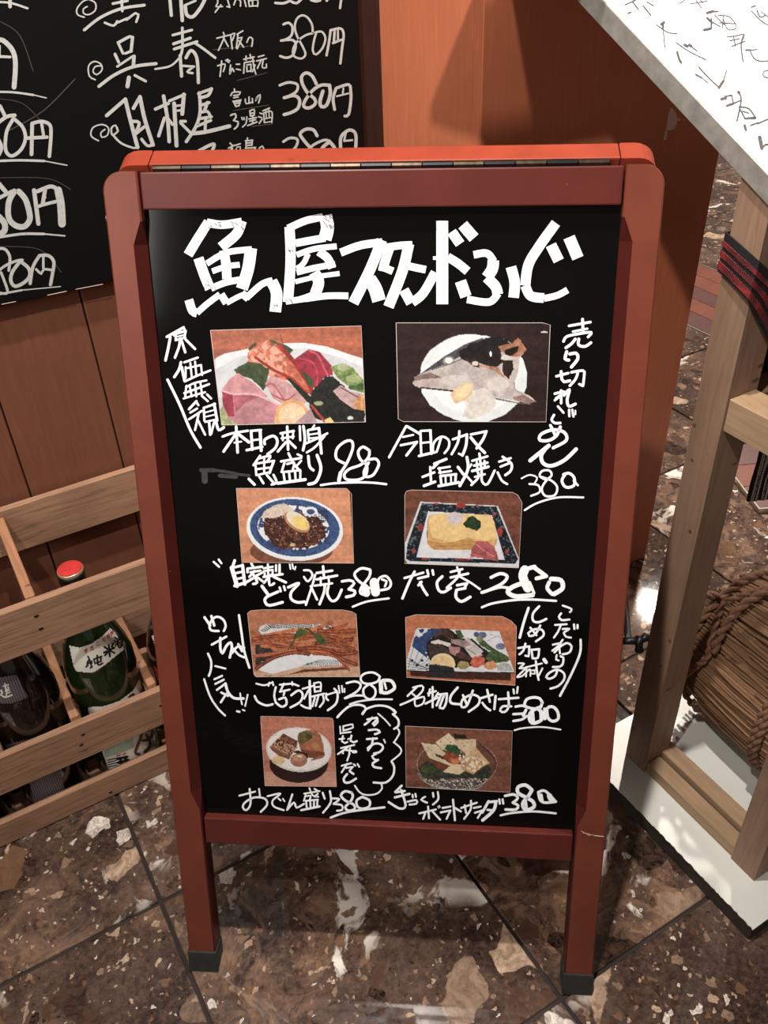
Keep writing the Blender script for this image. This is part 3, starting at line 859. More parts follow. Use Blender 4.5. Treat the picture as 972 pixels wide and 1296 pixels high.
# ---- lettering on the panel
def pconv(x, y, li):
    return hit(x, y, sp(0, 0, PN + 0.0003 + li * 0.00004), SN)
SIGN_TEXT = [
 ('title_lettering', (220, 260, 3.6), 1, '''w44 158,75 110,150 65,225 ; w38 150,78 220,88 310,75 ; w46 310,70 285,130 215,190 ; w46 112,240 140,320 165,380 ; w28 150,265 240,215 355,200 ; w54 352,195 338,290 310,380 ; w42 228,205 238,270 242,335 ;
   w26 175,300 240,278 300,270 ; w30 170,378 240,350 330,335 ; w40 68,430 85,480 105,490 ; w28 105,490 150,450 210,405 ; w34 215,405 240,445 ; w24 240,445 290,418 320,405 ; w34 310,400 340,425 ; w30 330,422 400,360 450,342 ; w52 445,345 468,400 462,485''' ),
 ('title_lettering', (220, 260, 3.6), 1, '''w46 527,98 532,250 520,440 ; w34 520,105 600,70 680,52 ; w60 690,45 700,100 688,155 ; w34 690,148 620,160 555,172 ; w26 560,225 640,198 742,186 ; w24 612,220 590,265 560,288 ; w38 660,210 700,240 722,285 ;
   w28 560,305 640,285 735,268 ; w22 553,348 650,325 755,310 ; w50 640,305 660,350 645,400 ; w28 510,438 600,425 ; w30 600,425 700,412 795,412 ; w24 640,395 620,410 545,435''' ),
 ('title_lettering', (220, 260, 3.6), 1, '''w36 760,215 850,182 950,168 ; w48 948,158 895,290 818,445 ; w62 890,335 918,380 935,435''' ),
 ('title_lettering', (480, 260, 3.6), 1, '''w42 52,180 28,250 15,300 ; w34 40,190 100,182 150,180 ; w48 135,175 105,300 42,462 ; w34 15,280 62,300 ; w34 100,268 150,280 212,293''' ),
 ('title_lettering', (480, 260, 3.6), 1, '''w46 112,385 145,445 ; w42 150,442 200,400 255,305 ; w54 287,70 287,450 ; w40 312,235 360,265 402,300 ; w46 330,120 368,175 ; w52 380,88 432,148 ; w16 245,240 262,240''' ),
 ('title_lettering', (480, 260, 3.6), 1, '''w34 430,225 490,218 522,255 ; w52 520,250 515,290 490,328 ; w48 490,328 530,370 540,405 ; w34 542,400 500,440 400,428 ; w52 370,345 395,415 ; w48 600,280 617,350 612,420''' ),
 ('title_lettering', (480, 260, 3.6), 1, '''w46 805,80 730,185 680,270 665,365 ; w44 665,365 690,412 750,422 ; w30 750,424 810,410 858,385 ; w50 782,180 818,252 ; w54 865,145 905,240''' ),
 ('side_lettering', (190, 400, 5.894), 0, '''w22 125,155 250,85 ; 150,160 135,240 115,330 ; w20 180,145 200,130 265,112 ; w18 190,130 192,180 ; 265,110 255,165 ; 190,180 262,160 ; w12 195,155 255,140 ; w20 225,165 215,230 185,310 ; 235,185 262,270 ; 265,175 335,245 ; w18 250,85 265,120 ;
   w22 230,345 215,400 180,455 ; 235,380 258,485 ; w18 255,345 355,310 ; w16 265,380 265,460 ; 270,390 380,365 ; 380,370 388,440 ; 300,350 310,450 ; 335,340 345,440 ; w18 265,485 350,445 450,405 ;
   w16 270,530 330,500 420,480 ; w18 255,575 340,545 440,508 ; w16 250,615 330,590 410,568 ; 295,520 310,600 ; 335,505 345,600 ; 375,495 388,590 ; 270,520 262,600 ; w18 385,595 430,635 ; 425,585 455,615 ; w20 345,635 290,695 ; w18 345,640 360,665 ;
   w18 300,720 350,690 ; 290,770 385,708 ; 362,730 335,850 ; 358,780 410,885 ; 400,685 485,655 ; 400,685 405,780 ; w22 478,655 500,780 ; w12 410,720 480,700 ; 410,752 485,735 ; w16 410,790 500,770 ; w20 440,790 448,885 ; w18 478,790 455,880 ; w22 492,790 512,850 550,830 ; w22 130,475 220,660 300,850 375,980''' ),
 ('side_lettering', (640, 400, 4.9875), 0, '''w18 400,62 535,38 ; w20 485,20 488,95 ; w16 425,98 515,80 ; w19 365,160 385,130 460,112 540,103 520,132 ; w20 440,145 415,175 380,200 ; 462,145 460,182 500,192 538,168 ;
   w22 385,225 375,270 398,278 ; 405,240 445,235 455,270 415,322 ; w18 320,380 395,360 ; w20 350,350 355,400 368,415 405,408 ; w18 415,355 490,345 495,380 488,440 ; 455,360 440,400 405,440 ; 485,440 465,430 ;
   350,470 350,550 ; 310,490 370,478 318,520 ; w16 345,505 310,532 ; w20 368,500 402,465 388,530 400,570 440,555 ; w16 330,570 365,610 ; 400,592 402,632 ; 420,592 428,634 ; w12 440,597 440,620 ; w18 305,625 290,655 310,675 345,675 ;
   w20 282,690 298,720 315,760 ; w22 345,700 320,755 270,785 215,782 225,745 300,718 370,735 382,785 300,832 ; w28 272,818 155,912 ; w26 262,825 225,880 238,930 290,945 370,910 445,840''' ),
 ('price_lettering', (640, 400, 4.9875), 0, '''w11 100,1025 150,1003 198,1020 180,1060 ; w14 150,1060 205,1068 215,1110 160,1135 ; w15 255,1035 215,1010 230,978 275,975 290,1005 255,1040 228,1090 250,1135 310,1130 325,1080 290,1040 225,1015 ; w20 365,1000 400,992 432,1020 430,1070 380,1080 355,1040 375,1000 ; w16 430,1040 455,1068 ; w14 120,1225 200,1180 330,1145 490,1145''' ),
 ('dish_lettering', (270, 530, 4.226), 0, '''w14 50,95 100,78 185,64 ; w16 122,42 130,180 ; 118,85 55,175 ; w18 138,85 190,125 ; w10 112,128 150,122 ; w16 202,65 208,165 ; w14 200,65 255,60 ; w18 250,62 256,170 ; w12 205,115 250,110 ; w15 178,168 262,150 ;
   w16 275,135 275,112 320,92 342,115 332,155 290,190 ; w14 360,78 430,65 ; w15 395,42 400,165 ; w12 365,105 430,95 ; 370,80 372,115 ; 427,70 425,105 ; w15 388,125 345,175 ; 405,120 440,155 ; w13 462,40 465,115 ; w16 482,40 490,110 480,168 ;
   w12 540,35 528,55 ; w13 505,62 512,125 ; w14 510,60 565,50 ; w16 565,50 578,185 ; w10 510,85 560,78 ; 512,105 560,100 ; w13 495,132 550,108 610,78 ; w13 595,92 545,150 500,180''' ),
 ('dish_lettering', (270, 530, 4.226), 0, '''w14 250,198 215,248 ; w13 245,212 305,198 290,225 ; 225,240 230,302 ; 225,240 325,225 ; w15 322,230 300,290 ; w12 272,210 272,290 ; 228,270 310,260 ; 230,302 305,285 ; w16 190,322 220,352 ; w14 245,308 268,345 ; 285,300 325,345 ; w14 322,300 338,340 312,352 ;
   w14 362,228 470,210 ; w13 382,230 365,285 ; 395,242 432,235 425,270 ; w14 402,185 430,240 460,275 ; w12 450,190 472,200 ; 470,225 440,258 ; w13 375,288 382,335 ; 375,285 465,275 ; 465,275 465,325 ; 405,285 410,332 ; 437,280 440,328 ; w18 345,345 492,325 ;
   w16 508,200 515,255 535,275 ; w18 555,195 575,265 550,335 510,350''' ),
 ('price_lettering', (270, 530, 4.226), 0, '''w16 700,238 658,212 662,160 705,122 740,120 745,160 715,235 680,290 ; w22 680,290 672,330 ; w16 835,170 800,150 775,175 785,215 820,250 815,300 780,325 715,325 700,300 725,270 790,245 830,205 835,170 ; 835,218 870,215 885,245 855,300 815,310 805,285 830,235 ; w13 575,355 650,345 760,340 850,342 925,350''' ),
 ('dish_lettering', (480, 530, 4.418), 0, '''w15 150,42 110,115 55,215 ; w16 155,42 228,85 ; w12 132,102 190,90 ; w14 120,148 210,130 ; w16 210,130 152,205 ; w14 230,70 235,205 ; 232,68 288,65 ; w16 286,65 292,195 ; w12 240,135 285,130 ; w16 222,208 298,190 ;
   w14 345,108 320,185 300,178 308,130 350,100 388,120 388,160 365,192 ; w15 412,115 490,88 ; w17 490,88 485,150 465,205 ; w15 448,70 440,130 405,198 ; w13 465,205 445,195 ; w15 512,88 600,70 ; w17 598,72 580,115 545,165 ; w18 512,105 550,150 590,190 ;
   w15 242,325 308,300 ; 285,270 290,360 ; w17 250,375 312,352 ; 308,252 375,225 ; 330,245 300,275 ; w13 330,278 395,268 ; 335,275 342,305 ; 335,302 402,292 ; w15 342,320 348,370 ; 345,320 430,310 ; 428,310 425,360 ; w11 370,315 372,365 ; 400,315 402,362 ; w17 332,376 445,356 ;
   w17 440,270 470,310 ; w18 490,215 495,285 450,375 ; w13 480,310 520,355 ; 515,255 490,292 ; w14 520,235 605,210 ; w15 560,195 568,265 ; 530,262 605,245 ; w13 545,240 548,275 ; 588,235 590,275 ; w17 520,292 610,268 ; w15 545,285 555,325 515,370 ; 572,285 575,350 605,365 645,290 ; w13 535,325 590,310 ;
   w14 670,240 735,220 ; 678,268 735,245 ; w16 690,213 738,250 735,290 705,315 ; w14 662,300 685,345 715,365''' ),
 ('dish_lettering', (260, 700, 4.05), 0, '''w12 42,45 70,70 ; 68,33 82,52 ; w16 150,38 140,68 ; w24 135,75 162,168 ; w14 140,75 190,63 ; w18 190,62 202,160 ; w13 145,105 192,95 ; 148,135 197,125 ; w17 150,168 206,152 ;
   w14 235,53 245,70 ; 215,80 290,70 ; 215,80 216,98 ; w13 230,98 282,90 ; 250,92 225,122 ; w15 245,108 265,150 245,158 ; 242,130 205,152 ; w13 262,115 295,98 ; 260,120 298,148 ;
   w12 298,78 345,70 ; 320,58 322,110 ; 300,92 345,86 ; 302,95 304,112 ; 345,88 344,108 ; 362,62 362,92 ; w14 380,60 380,105 ; w14 298,122 395,108 ; 335,112 300,152 ; 325,125 330,165 352,155 ; w15 350,122 412,150 ;
   w9 432,58 436,82 ; 445,56 450,80 ; 462,70 458,84 ; w18 290,170 325,218 ; w16 372,198 310,228 308,255 330,268 395,252 ; w13 380,176 386,196 ; 402,170 408,190 ; w16 425,175 478,155 440,200 440,235 470,252 508,250''' ),
 ('dish_lettering', (260, 700, 4.05), 0, '''w12 505,88 535,90 548,115 525,145 505,122 ; w13 562,112 548,165 515,265 ; 540,170 572,238 ; w14 570,102 650,90 ; 603,68 608,128 ; w14 570,135 675,115 ; w12 590,125 592,165 ; 630,120 635,160 ; 560,167 650,155 ; w15 612,160 608,200 585,262 ; 630,170 625,210 648,245 675,235 698,188''' ),
 ('price_lettering', (260, 700, 4.05), 0, '''w15 700,145 742,140 762,155 735,185 ; w17 735,185 765,195 760,215 722,225 ; w15 842,85 800,78 765,105 782,140 840,180 ; 845,88 840,120 800,175 795,205 830,218 ; w44 815,175 825,205 ; w52 865,150 872,200 ; w14 880,165 890,130 925,118 950,150 940,180 900,190 ; w13 905,135 928,145 920,170 ; w12 755,275 830,248 940,232''' ),
 ('dish_lettering', (500, 700, 4.05), 0, '''w13 48,128 145,100 ; w15 100,95 72,150 38,232 ; w14 118,130 170,118 ; w15 135,148 120,165 ; 128,150 145,185 165,215 ; w14 165,88 170,108 ; 192,88 196,110 ; w16 242,120 215,150 225,192 250,200 285,178 ;
   w13 285,97 345,82 ; w12 318,72 325,95 ; w14 285,125 375,105 ; w14 332,85 320,125 265,178 ; w12 330,120 385,150 435,185 ; w15 318,165 370,155 ; 368,155 355,182 ; 318,188 360,180 ; w17 315,190 312,225 340,248 385,225''' ),
 ('price_lettering', (500, 700, 4.05), 0, '''w18 492,125 540,105 575,120 550,155 480,190 445,202 ; w15 485,190 540,175 585,178 610,168 ; w50 665,85 655,120 680,180 ; w26 650,155 600,175 578,200 620,222 705,215 ; w24 680,80 715,70 ; w24 715,75 770,115 ; w22 775,118 725,130 ; w16 690,150 712,205 ;
   w22 790,150 780,180 805,210 ; w26 800,132 850,140 858,180 815,210 ; w13 445,278 500,258 600,242 700,238 825,245''' ),
 ('side_lettering', (240, 770, 9.256), 0, '''w34 175,105 240,200 ; w34 255,90 288,200 ; w30 340,265 250,255 235,190 280,115 340,100 400,140 422,210 400,265 ; w30 260,425 430,330 ; w34 360,345 360,470 385,525 430,440 480,400 495,460 470,575 ; w30 500,520 560,450 640,460 ; w28 510,470 570,540 640,575 ; w34 570,420 615,500 ;
   w30 578,80 610,300 640,500 700,695 ; w28 215,530 252,620 248,720 225,790 ; w24 300,675 420,705 ; w26 290,830 380,790 ; 300,885 400,835 ; w28 320,955 420,880 ; w34 420,880 450,980 520,1050 630,1055 ; w28 370,985 450,1025 ; 430,1000 365,1100 ; w20 592,995 600,1060 615,1125 ; 680,1010 650,1145 ; w26 555,1205 585,1212 ; w20 622,1188 645,1198 ;
   w26 170,830 240,1030 330,1170 415,1255''' ),
 ('side_lettering', (640, 750, 7.2), 0, '''w26 208,140 165,270 128,410 ; w24 305,125 250,190 250,255 300,270 370,240 ; w22 225,320 250,350 280,388 ; 315,300 270,380 215,395 205,370 260,335 330,340 345,390 275,445 ; w22 115,505 215,490 ; 215,490 208,580 180,575 ; 180,465 160,530 125,562 ; 235,520 245,595 ; 235,522 305,515 ; 305,518 292,595 245,598 ;
   w18 115,645 168,648 125,690 178,690 105,765 ; 105,770 150,760 215,700 ; 190,680 185,765 ; 180,682 330,645 ; w22 275,625 285,720 300,795 ; w15 225,712 268,705 ; 225,735 265,740 262,710 ; 225,700 225,760 ; w18 335,690 300,760 ; w36 350,610 368,635 ;
   w20 520,118 600,150 585,178 ; w22 505,190 485,220 510,250 580,245 ; w20 450,295 555,288 ; 505,290 480,350 440,410 ; 520,332 580,330 532,362 ; 530,370 550,402 595,410 ; w22 622,290 626,330 ; 655,295 655,325 ;
   w20 520,430 490,480 495,555 ; 430,475 500,465 425,530 ; w22 445,545 500,490 560,460 600,490 580,545 520,562 ; w20 465,570 460,610 482,618 ; w22 500,580 525,592 520,650 490,675 430,678 ; w22 470,710 450,760 400,785 370,770 400,730 470,702 530,735 532,790 480,850 408,875 ; w24 683,430 675,560 590,760 495,940''' ),
 ('price_lettering', (640, 750, 7.2), 0, '''w24 90,1040 150,1030 190,1045 ; 70,1108 170,1102 ; w30 185,1070 160,1120 ; w24 70,1170 150,1155 190,1125 ; w28 330,1010 310,1055 240,1055 175,1030 190,975 250,955 310,965 335,1005 ; w34 310,1045 245,1075 215,1120 225,1175 260,1190 325,1160 335,1100 300,1065 ; w46 240,1100 245,1170 ; w34 320,1080 325,1160 ;
   w30 375,1060 385,1140 430,1172 478,1150 475,1090 440,1045 400,1040 375,1060 ; w30 355,1060 358,1150 ; w16 80,1255 160,1235 330,1225 500,1248''' ),
 ('dish_lettering', (310, 845, 4.86), 0, '''w12 70,98 120,108 165,92 ; 150,92 145,112 ; 170,88 175,108 ; w15 60,175 80,210 130,232 170,225 ; w14 190,120 180,170 190,215 ; w13 215,105 292,98 ; 215,148 275,135 ; 240,98 220,140 ; 245,140 238,170 ; w15 190,215 225,240 255,225 248,185 210,195 ; w11 290,88 292,108 ;
   w13 298,100 330,112 ; w15 285,170 330,140 355,165 340,210 280,245 ; w13 355,130 420,112 ; w17 398,82 402,250 ; w14 365,190 390,140 ; 345,230 372,245 400,250 ; w12 425,95 430,150 ; 425,97 465,92 465,145 ; 430,120 460,118 ; 430,148 463,143 ; w13 412,178 487,160 ; 430,185 415,238 ; 452,175 435,235 ; 478,165 485,205 460,242 ;
   w14 500,160 500,190 512,200 ; w12 500,168 560,150 ; w15 550,130 570,160 560,220 510,262 ; w11 576,112 582,155 ; 596,112 600,150 ; 612,130 612,150''' ),
 ('price_lettering', (310, 845, 4.86), 0, '''w15 625,95 680,85 712,105 690,145 615,188 ; w14 620,188 670,172 735,172 ; w15 830,55 815,85 765,100 722,90 712,60 740,35 790,30 825,50 ; 770,98 730,130 735,175 770,195 800,170 800,130 765,100 ; w28 835,85 838,150 ; w22 850,78 900,82 920,125 875,155 835,150 ; w14 858,90 868,130 ; w12 645,225 700,208 800,195 905,195''' ),
 ('dish_lettering', (500, 860, 4.418), 0, '''w12 122,42 70,92 ; 100,45 150,35 155,60 110,105 30,142 ; w11 88,72 120,98 ; 110,110 115,148 155,135 162,98 118,108 ; w13 195,55 188,90 ; 185,78 228,65 ; 210,42 210,155 ; 170,135 240,100 ; w12 240,75 220,108 ; 235,85 290,78 ; w14 290,80 285,130 268,162 250,158 ; 258,85 232,145 ; 275,85 250,150 ;
   w15 350,45 312,92 312,130 360,138 ; w15 380,88 402,140 ; w14 435,62 402,145 372,152 378,112 430,85 470,102 465,140 412,180 ; w14 478,105 545,85 ; 515,58 530,125 ; 488,130 508,155 532,172 ; w15 562,92 555,165 ; w14 580,110 690,102 ; 632,72 635,150 612,182 588,175 602,150 650,150 ; w12 662,55 665,78 ; 686,42 682,75''' ),
 ('side_lettering', (410, 880, 8.836), 0, '''w26 485,270 592,250 ; 592,255 600,300 560,338 ; 540,250 505,290 455,328 ; w24 600,262 545,320 ; w18 605,205 680,270 740,338 ; w26 500,390 590,383 625,412 570,435 ; w26 480,490 592,482 ; 548,480 532,560 492,612 ; 495,615 490,590 570,540 640,550 660,590 620,635 560,650 ; w18 670,495 685,530 ; w24 585,655 540,680 565,718 605,722 ; w28 605,722 545,762 560,800 640,815 ;
   w18 180,348 185,430 ; w20 215,345 320,325 325,360 215,395 ; 215,345 218,395 ; 200,422 300,410 ; w22 172,490 225,483 ; 212,455 202,515 235,535 262,522 ; w24 308,450 298,510 330,525 368,512 ; w18 268,490 300,480 ; w22 190,590 340,555 ; 270,578 155,658 ; 212,650 222,612 330,625 ; 292,590 282,660 ; w22 288,650 260,730 ; w38 330,632 355,630 ;
   w22 198,788 305,760 ; 260,765 198,862 ; 250,812 325,800 ; 320,802 285,845 ; w26 290,852 330,880 ; w20 332,770 352,788 ; 375,768 395,800 ; w28 258,882 222,930 232,972 282,975 358,932''' ),
 ('speech_cloud', (410, 880, 8.836), 0, '''w28 150,245 210,180 290,120 380,105 450,122 470,150 430,210 ; w26 430,205 480,150 600,115 720,130 800,185 ; w34 770,160 800,190 780,215 ; w26 770,210 830,270 832,340 785,375 ; w20 825,375 845,420 785,525 ; 780,525 855,590 855,650 755,735 ; w26 755,740 785,800 770,900 690,975 555,975 ; w20 640,990 650,1040 590,1100 480,1115 400,1085 345,1010''' ),
 ('dish_lettering', (290, 985, 4.629), 0, '''w12 60,102 152,78 ; w13 120,62 125,150 100,187 80,170 95,140 150,112 210,120 222,155 185,197 ; w11 175,62 180,102 ; w12 225,105 300,90 255,130 262,165 320,187 ; w10 288,118 302,130 ; 315,120 325,135 ; w13 370,95 340,185 ; 340,185 380,142 395,172 438,150 ;
   w11 440,90 530,75 ; 450,90 438,132 ; 470,58 490,100 522,108 ; 500,62 520,75 ; 455,105 478,102 472,125 ; 520,90 500,108 ; w12 450,132 455,172 ; 450,132 520,125 ; 518,125 515,170 ; 475,130 477,170 ; 497,128 497,170 ; w14 422,187 530,165 ; w13 548,85 560,120 ; 590,75 595,140 550,202''' ),
 ('price_lettering', (290, 985, 4.629), 0, '''w13 600,118 645,122 612,150 ; 612,150 660,158 662,185 632,190 ; w16 718,85 680,76 655,100 680,130 730,155 735,180 700,190 680,170 715,130 725,100 718,85 ; w15 782,110 822,130 820,165 780,178 752,165 747,130 782,108 ; w14 595,230 700,197 910,170''' ),
 ('dish_lettering', (480, 985, 4.05), 0, '''w13 115,38 82,70 ; 80,98 155,80 ; 85,72 130,65 ; 112,60 135,140 105,155 48,122 ; w11 145,120 190,112 190,130 155,135 ; 170,85 172,98 ; 185,80 188,95 ; 235,95 215,110 245,125 ; 275,75 278,95 ; 300,70 302,108 275,135 ;
   205,180 290,160 ; 250,145 255,205 ; 235,180 225,208 ; 275,172 312,212 ; w6 300,145 308,140 312,148 304,153 300,145 ; w11 325,152 365,145 ; 315,175 365,165 ; 365,165 345,208 ; w12 378,110 388,215 ; 388,152 418,170 ; w11 420,152 500,125 ; 438,138 445,178 ; 470,115 468,160 435,208 ; 485,152 520,145 ; 490,177 528,165 ; 528,165 505,203 ;
   w15 560,118 540,155 528,175 ; 560,122 602,118 ; w18 598,120 585,165 530,215 ; w13 555,162 585,165 ; w12 615,108 618,130 ; 632,108 636,130''' ),
 ('price_lettering', (480, 985, 4.05), 0, '''w15 645,90 690,83 710,102 685,125 ; 685,125 712,140 700,160 648,160 ; w20 782,60 750,35 712,45 712,75 750,97 788,120 792,148 750,162 735,130 762,95 782,62 ; w16 750,120 755,155 ; w15 815,72 850,65 905,120 ; 815,72 825,112 850,125 905,120 ; w30 872,90 885,115 ; w16 830,85 836,118 ; w12 622,190 680,178 790,170 905,180''' ),
]
for i, (nm, crop, sq, txt) in enumerate(SIGN_TEXT):
    text_parts(nm, txt, crop, pconv, 'paint', sign, bool(sq), 1.0 if sq else 0.9)
vs, fs = ribbons(parse('w46 405,1160 408,1230 ; w30 380,1150 480,1150 ; w22 480,1150 560,1160 640,1175 ; w30 520,1190 640,1200 ; w20 650,1180 740,1190'), (190, 400, 5.894), pconv)
make('wiped_smudge', vs, fs, 'smudge', sign)
# black scratches in the dried title paint
random.seed(3)
txt = []
for (cx, cy, rx, ry, n) in ((700, 70, 35, 25, 14), (240, 85, 90, 12, 12), (150, 365, 20, 25, 8), (528, 205, 12, 8, 4), (350, 425, 12, 6, 4), (460, 455, 12, 12, 5), (190, 375, 14, 8, 3), (520, 430, 16, 8, 4)):
    for k in range(n):
        x_, y_ = cx + random.uniform(-rx, rx), cy + random.uniform(-ry, ry)
        txt.append('w2.2 %.0f,%.0f %.0f,%.0f' % (x_, y_, x_ + random.uniform(4, 14), y_ + random.uniform(4, 18)))
vs, fs = ribbons(parse(' ; '.join(txt)), (220, 260, 3.6), lambda x, y, l: hit(x, y, sp(0, 0, PN + 0.0006), SN))
make('paint_scratches', vs, fs, 'panel', sign)['kind'] = 'stuff'

# ------------------------------------------------------------------ food photographs (flat prints)
_rng = np.random.RandomState(5)
def vnoise(x, y, s, seed=0, oct_=4):
    out = np.zeros_like(x); amp = 1.0; tot = 0
    for o in range(oct_):
        r = np.random.RandomState(seed * 13 + o)
        g = r.rand(64, 64)
        u = x / s * 2 ** o + 100; v_ = y / s * 2 ** o + 100
        i = np.floor(u).astype(int); j = np.floor(v_).astype(int)
        fu = u - i; fv = v_ - j
        fu = fu * fu * (3 - 2 * fu); fv = fv * fv * (3 - 2 * fv)
        a = g[j % 64, i % 64]; b = g[j % 64, (i + 1) % 64]; c = g[(j + 1) % 64, i % 64]; d = g[(j + 1) % 64, (i + 1) % 64]
        out += amp * ((a * (1 - fu) + b * fu) * (1 - fv) + (c * (1 - fu) + d * fu) * fv)
        tot += amp; amp *= 0.55
    return out / tot

class Pic:
    def __init__(s, X, Y):
        s.X, s.Y = X, Y
        s.C = np.zeros(X.shape + (3,))
        s.k = 0
    def col(s, rgb, var=0.0, sc=40, sx=1.0, sy=1.0):
        s.k += 1
        n = vnoise(s.X * sx, s.Y * sy, sc, s.k)
        return np.array(rgb, float)[None, None] * (1 + (n[..., None] - 0.5) * 2 * var)
    def put(s, m, c, a=1.0):
        s.C = np.where(m[..., None], s.C * (1 - a) + c * a, s.C)
    def wood(s, rgb, var=0.22, ang=0.08):
        s.put(np.ones(s.X.shape, bool), s.col(rgb, var, 60, 0.12, 1.3 + ang))
    def poly(s, pts, rgb, var=0.12, sc=30, a=1.0, wob=0.0, sx=1, sy=1):
        P = [tuple(map(float, q.split(','))) for q in pts.split()] if isinstance(pts, str) else pts
        X, Y = s.X, s.Y
        if wob:
            X = X + (vnoise(X, Y, 22, 71) - 0.5) * wob * 2; Y = Y + (vnoise(Y, X, 22, 37) - 0.5) * wob * 2
        s.put(in_poly(X, Y, P), s.col(rgb, var, sc, sx, sy), a)
    def ell(s, cx, cy, rx, ry, rgb, var=0.08, sc=40, a=1.0, rot_=0.0, wob=0.0, ring=None):
        X, Y = s.X, s.Y
        if wob:
            X = X + (vnoise(X, Y, 25, 11) - 0.5) * wob * 2; Y = Y + (vnoise(Y, X, 25, 17) - 0.5) * wob * 2
        c, n = math.cos(rot_), math.sin(rot_)
        u = ((X - cx) * c + (Y - cy) * n) / rx; v_ = (-(X - cx) * n + (Y - cy) * c) / ry
        d = u * u + v_ * v_
        m = d < 1
        if ring:
            m &= d > ring
        s.put(m, s.col(rgb, var, sc), a)
    def line(s, pts, w_, rgb, var=0.1, a=1.0):
        P = smooth_pts([tuple(map(float, q.split(','))) for q in pts.split()], 12)
        m = np.zeros(s.X.shape, bool)
        for (x0, y0), (x1, y1) in zip(P, P[1:]):
            L = (x1 - x0) ** 2 + (y1 - y0) ** 2 + 1e-9
            t_ = np.clip(((s.X - x0) * (x1 - x0) + (s.Y - y0) * (y1 - y0)) / L, 0, 1)
            m |= (s.X - x0 - t_ * (x1 - x0)) ** 2 + (s.Y - y0 - t_ * (y1 - y0)) ** 2 < (w_ / 2) ** 2
        s.put(m, s.col(rgb, var, 25), a)
    def speck(s, poly, rgb, sc, thr, a=1.0, seed=3, sx=1, sy=1):
        P = [tuple(map(float, q.split(','))) for q in poly.split()]
        s.put(in_poly(s.X, s.Y, P) & (vnoise(s.X * sx, s.Y * sy, sc, seed, 2) > thr), s.col(rgb, 0.1), a)

WOOD1 = (178, 98, 70)
def sashimi(p):
    p.wood((176, 92, 66))
    p.poly('60,250 130,210 250,185 380,155 560,148 700,170 830,215 930,245 930,640 60,640', (206, 208, 212), 0.05, 80)
    p.poly('80,235 130,210 250,185 380,155 560,148 700,170 830,215 930,245 930,300 800,240 600,180 400,190 200,230 80,300', (226, 226, 230), 0.03)
    p.poly('105,520 130,480 400,520 420,640 110,640', (168, 178, 120), 0.25, 20)
    p.poly('260,180 300,145 320,175 390,130 430,150 470,160 515,190 480,225 400,240 280,230', (58, 84, 44), 0.35, 14)
    p.poly('255,270 262,200 300,165 370,135 420,160 470,220 520,260 600,380 620,450 560,400 480,360 380,340 300,260', (206, 104, 78), 0.35, 22, wob=8)
    p.speck('262,200 370,135 470,220 480,320 380,340 280,250', (232, 176, 152), 22, 0.5, 0.8)
    p.line('300,230 400,300 500,350 590,430', 16, (176, 44, 34)); p.line('440,170 520,260 600,380 618,430', 26, (176, 46, 40), 0.3); p.line('440,105 470,190 540,290 600,380', 5, (120, 50, 40))
    p.poly('180,300 260,255 330,265 380,300 372,350 350,420 280,350 200,330', (62, 78, 44), 0.25, 20, wob=6)
    p.poly('520,240 600,185 660,200 730,280 735,330 690,340 640,400 600,400 560,310', (158, 40, 58), 0.25, 40)
    p.line('600,190 650,220 690,300 705,330', 12, (198, 78, 92)); p.line('550,235 620,260 650,330 640,390', 9, (190, 66, 82))
    p.poly('560,300 620,350 625,400 590,380', (60, 88, 46), 0.2)
    p.poly('720,285 790,262 850,290 880,330 915,365 912,430 850,415 760,345', (120, 142, 80), 0.4, 16)
    p.ell(790, 285, 30, 22, (176, 188, 140)); p.ell(850, 350, 40, 22, (160, 172, 112)); p.ell(890, 395, 26, 20, (66, 96, 48)); p.ell(845, 400, 24, 12, (70, 98, 50))
    p.poly('620,420 690,340 740,340 800,400 850,470 915,480 915,595 700,600 620,560 600,480', (34, 36, 32), 0.4, 14, wob=10)
    p.poly('735,420 780,385 830,420 915,440 915,520 850,520 780,470', (196, 158, 158), 0.15, 20)
    p.line('780,400 850,440 915,470', 7, (120, 70, 72)); p.poly('850,480 890,440 915,450 915,530 860,520', (220, 150, 92), 0.25, 14)
    p.poly('120,400 160,350 205,318 300,380 370,450 350,480 200,450 118,420', (206, 138, 142), 0.12, 40)
    p.poly('115,415 170,440 260,430 340,450 430,490 445,530 400,600 200,605 150,570 118,500', (196, 128, 136), 0.2, 70)
    p.poly('115,410 175,440 185,560 150,560 118,490', (168, 52, 72), 0.2); p.line('120,418 180,436 300,440 430,495', 10, (226, 178, 180)); p.poly('180,445 260,438 330,452 250,480 190,540', (176, 84, 100), 0.15, 40, 0.8)
    p.poly('355,380 385,335 450,350 540,410 590,480 560,500 450,490 400,460', (206, 150, 150), 0.18, 24); p.line('365,390 400,380 470,480', 10, (190, 92, 98)); p.line('400,440 470,470 520,440', 9, (182, 84, 92))
    p.poly('470,340 500,350 610,450 615,490 590,480 520,400', (30, 44, 28), 0.3)
    p.ell(505, 560, 95, 92, (232, 168, 104), 0.05); p.ell(508, 560, 76, 74, (238, 200, 156), 0.08, 14)
    for k in range(8):
        a = math.pi * (1 + k / 7)
        p.line('508,568 %d,%d' % (508 + 72 * math.cos(a), 568 + 72 * math.sin(a)), 3, (248, 224, 190))
    p.poly('520,600 610,520 650,600', (176, 140, 146), 0.15); p.line('615,500 690,590', 14, (176, 58, 50)); p.poly('690,580 720,565 745,600 690,600', (230, 200, 120)); p.ell(655, 488, 26, 12, (150, 160, 120)); p.ell(832, 570, 16, 10, (220, 220, 214))
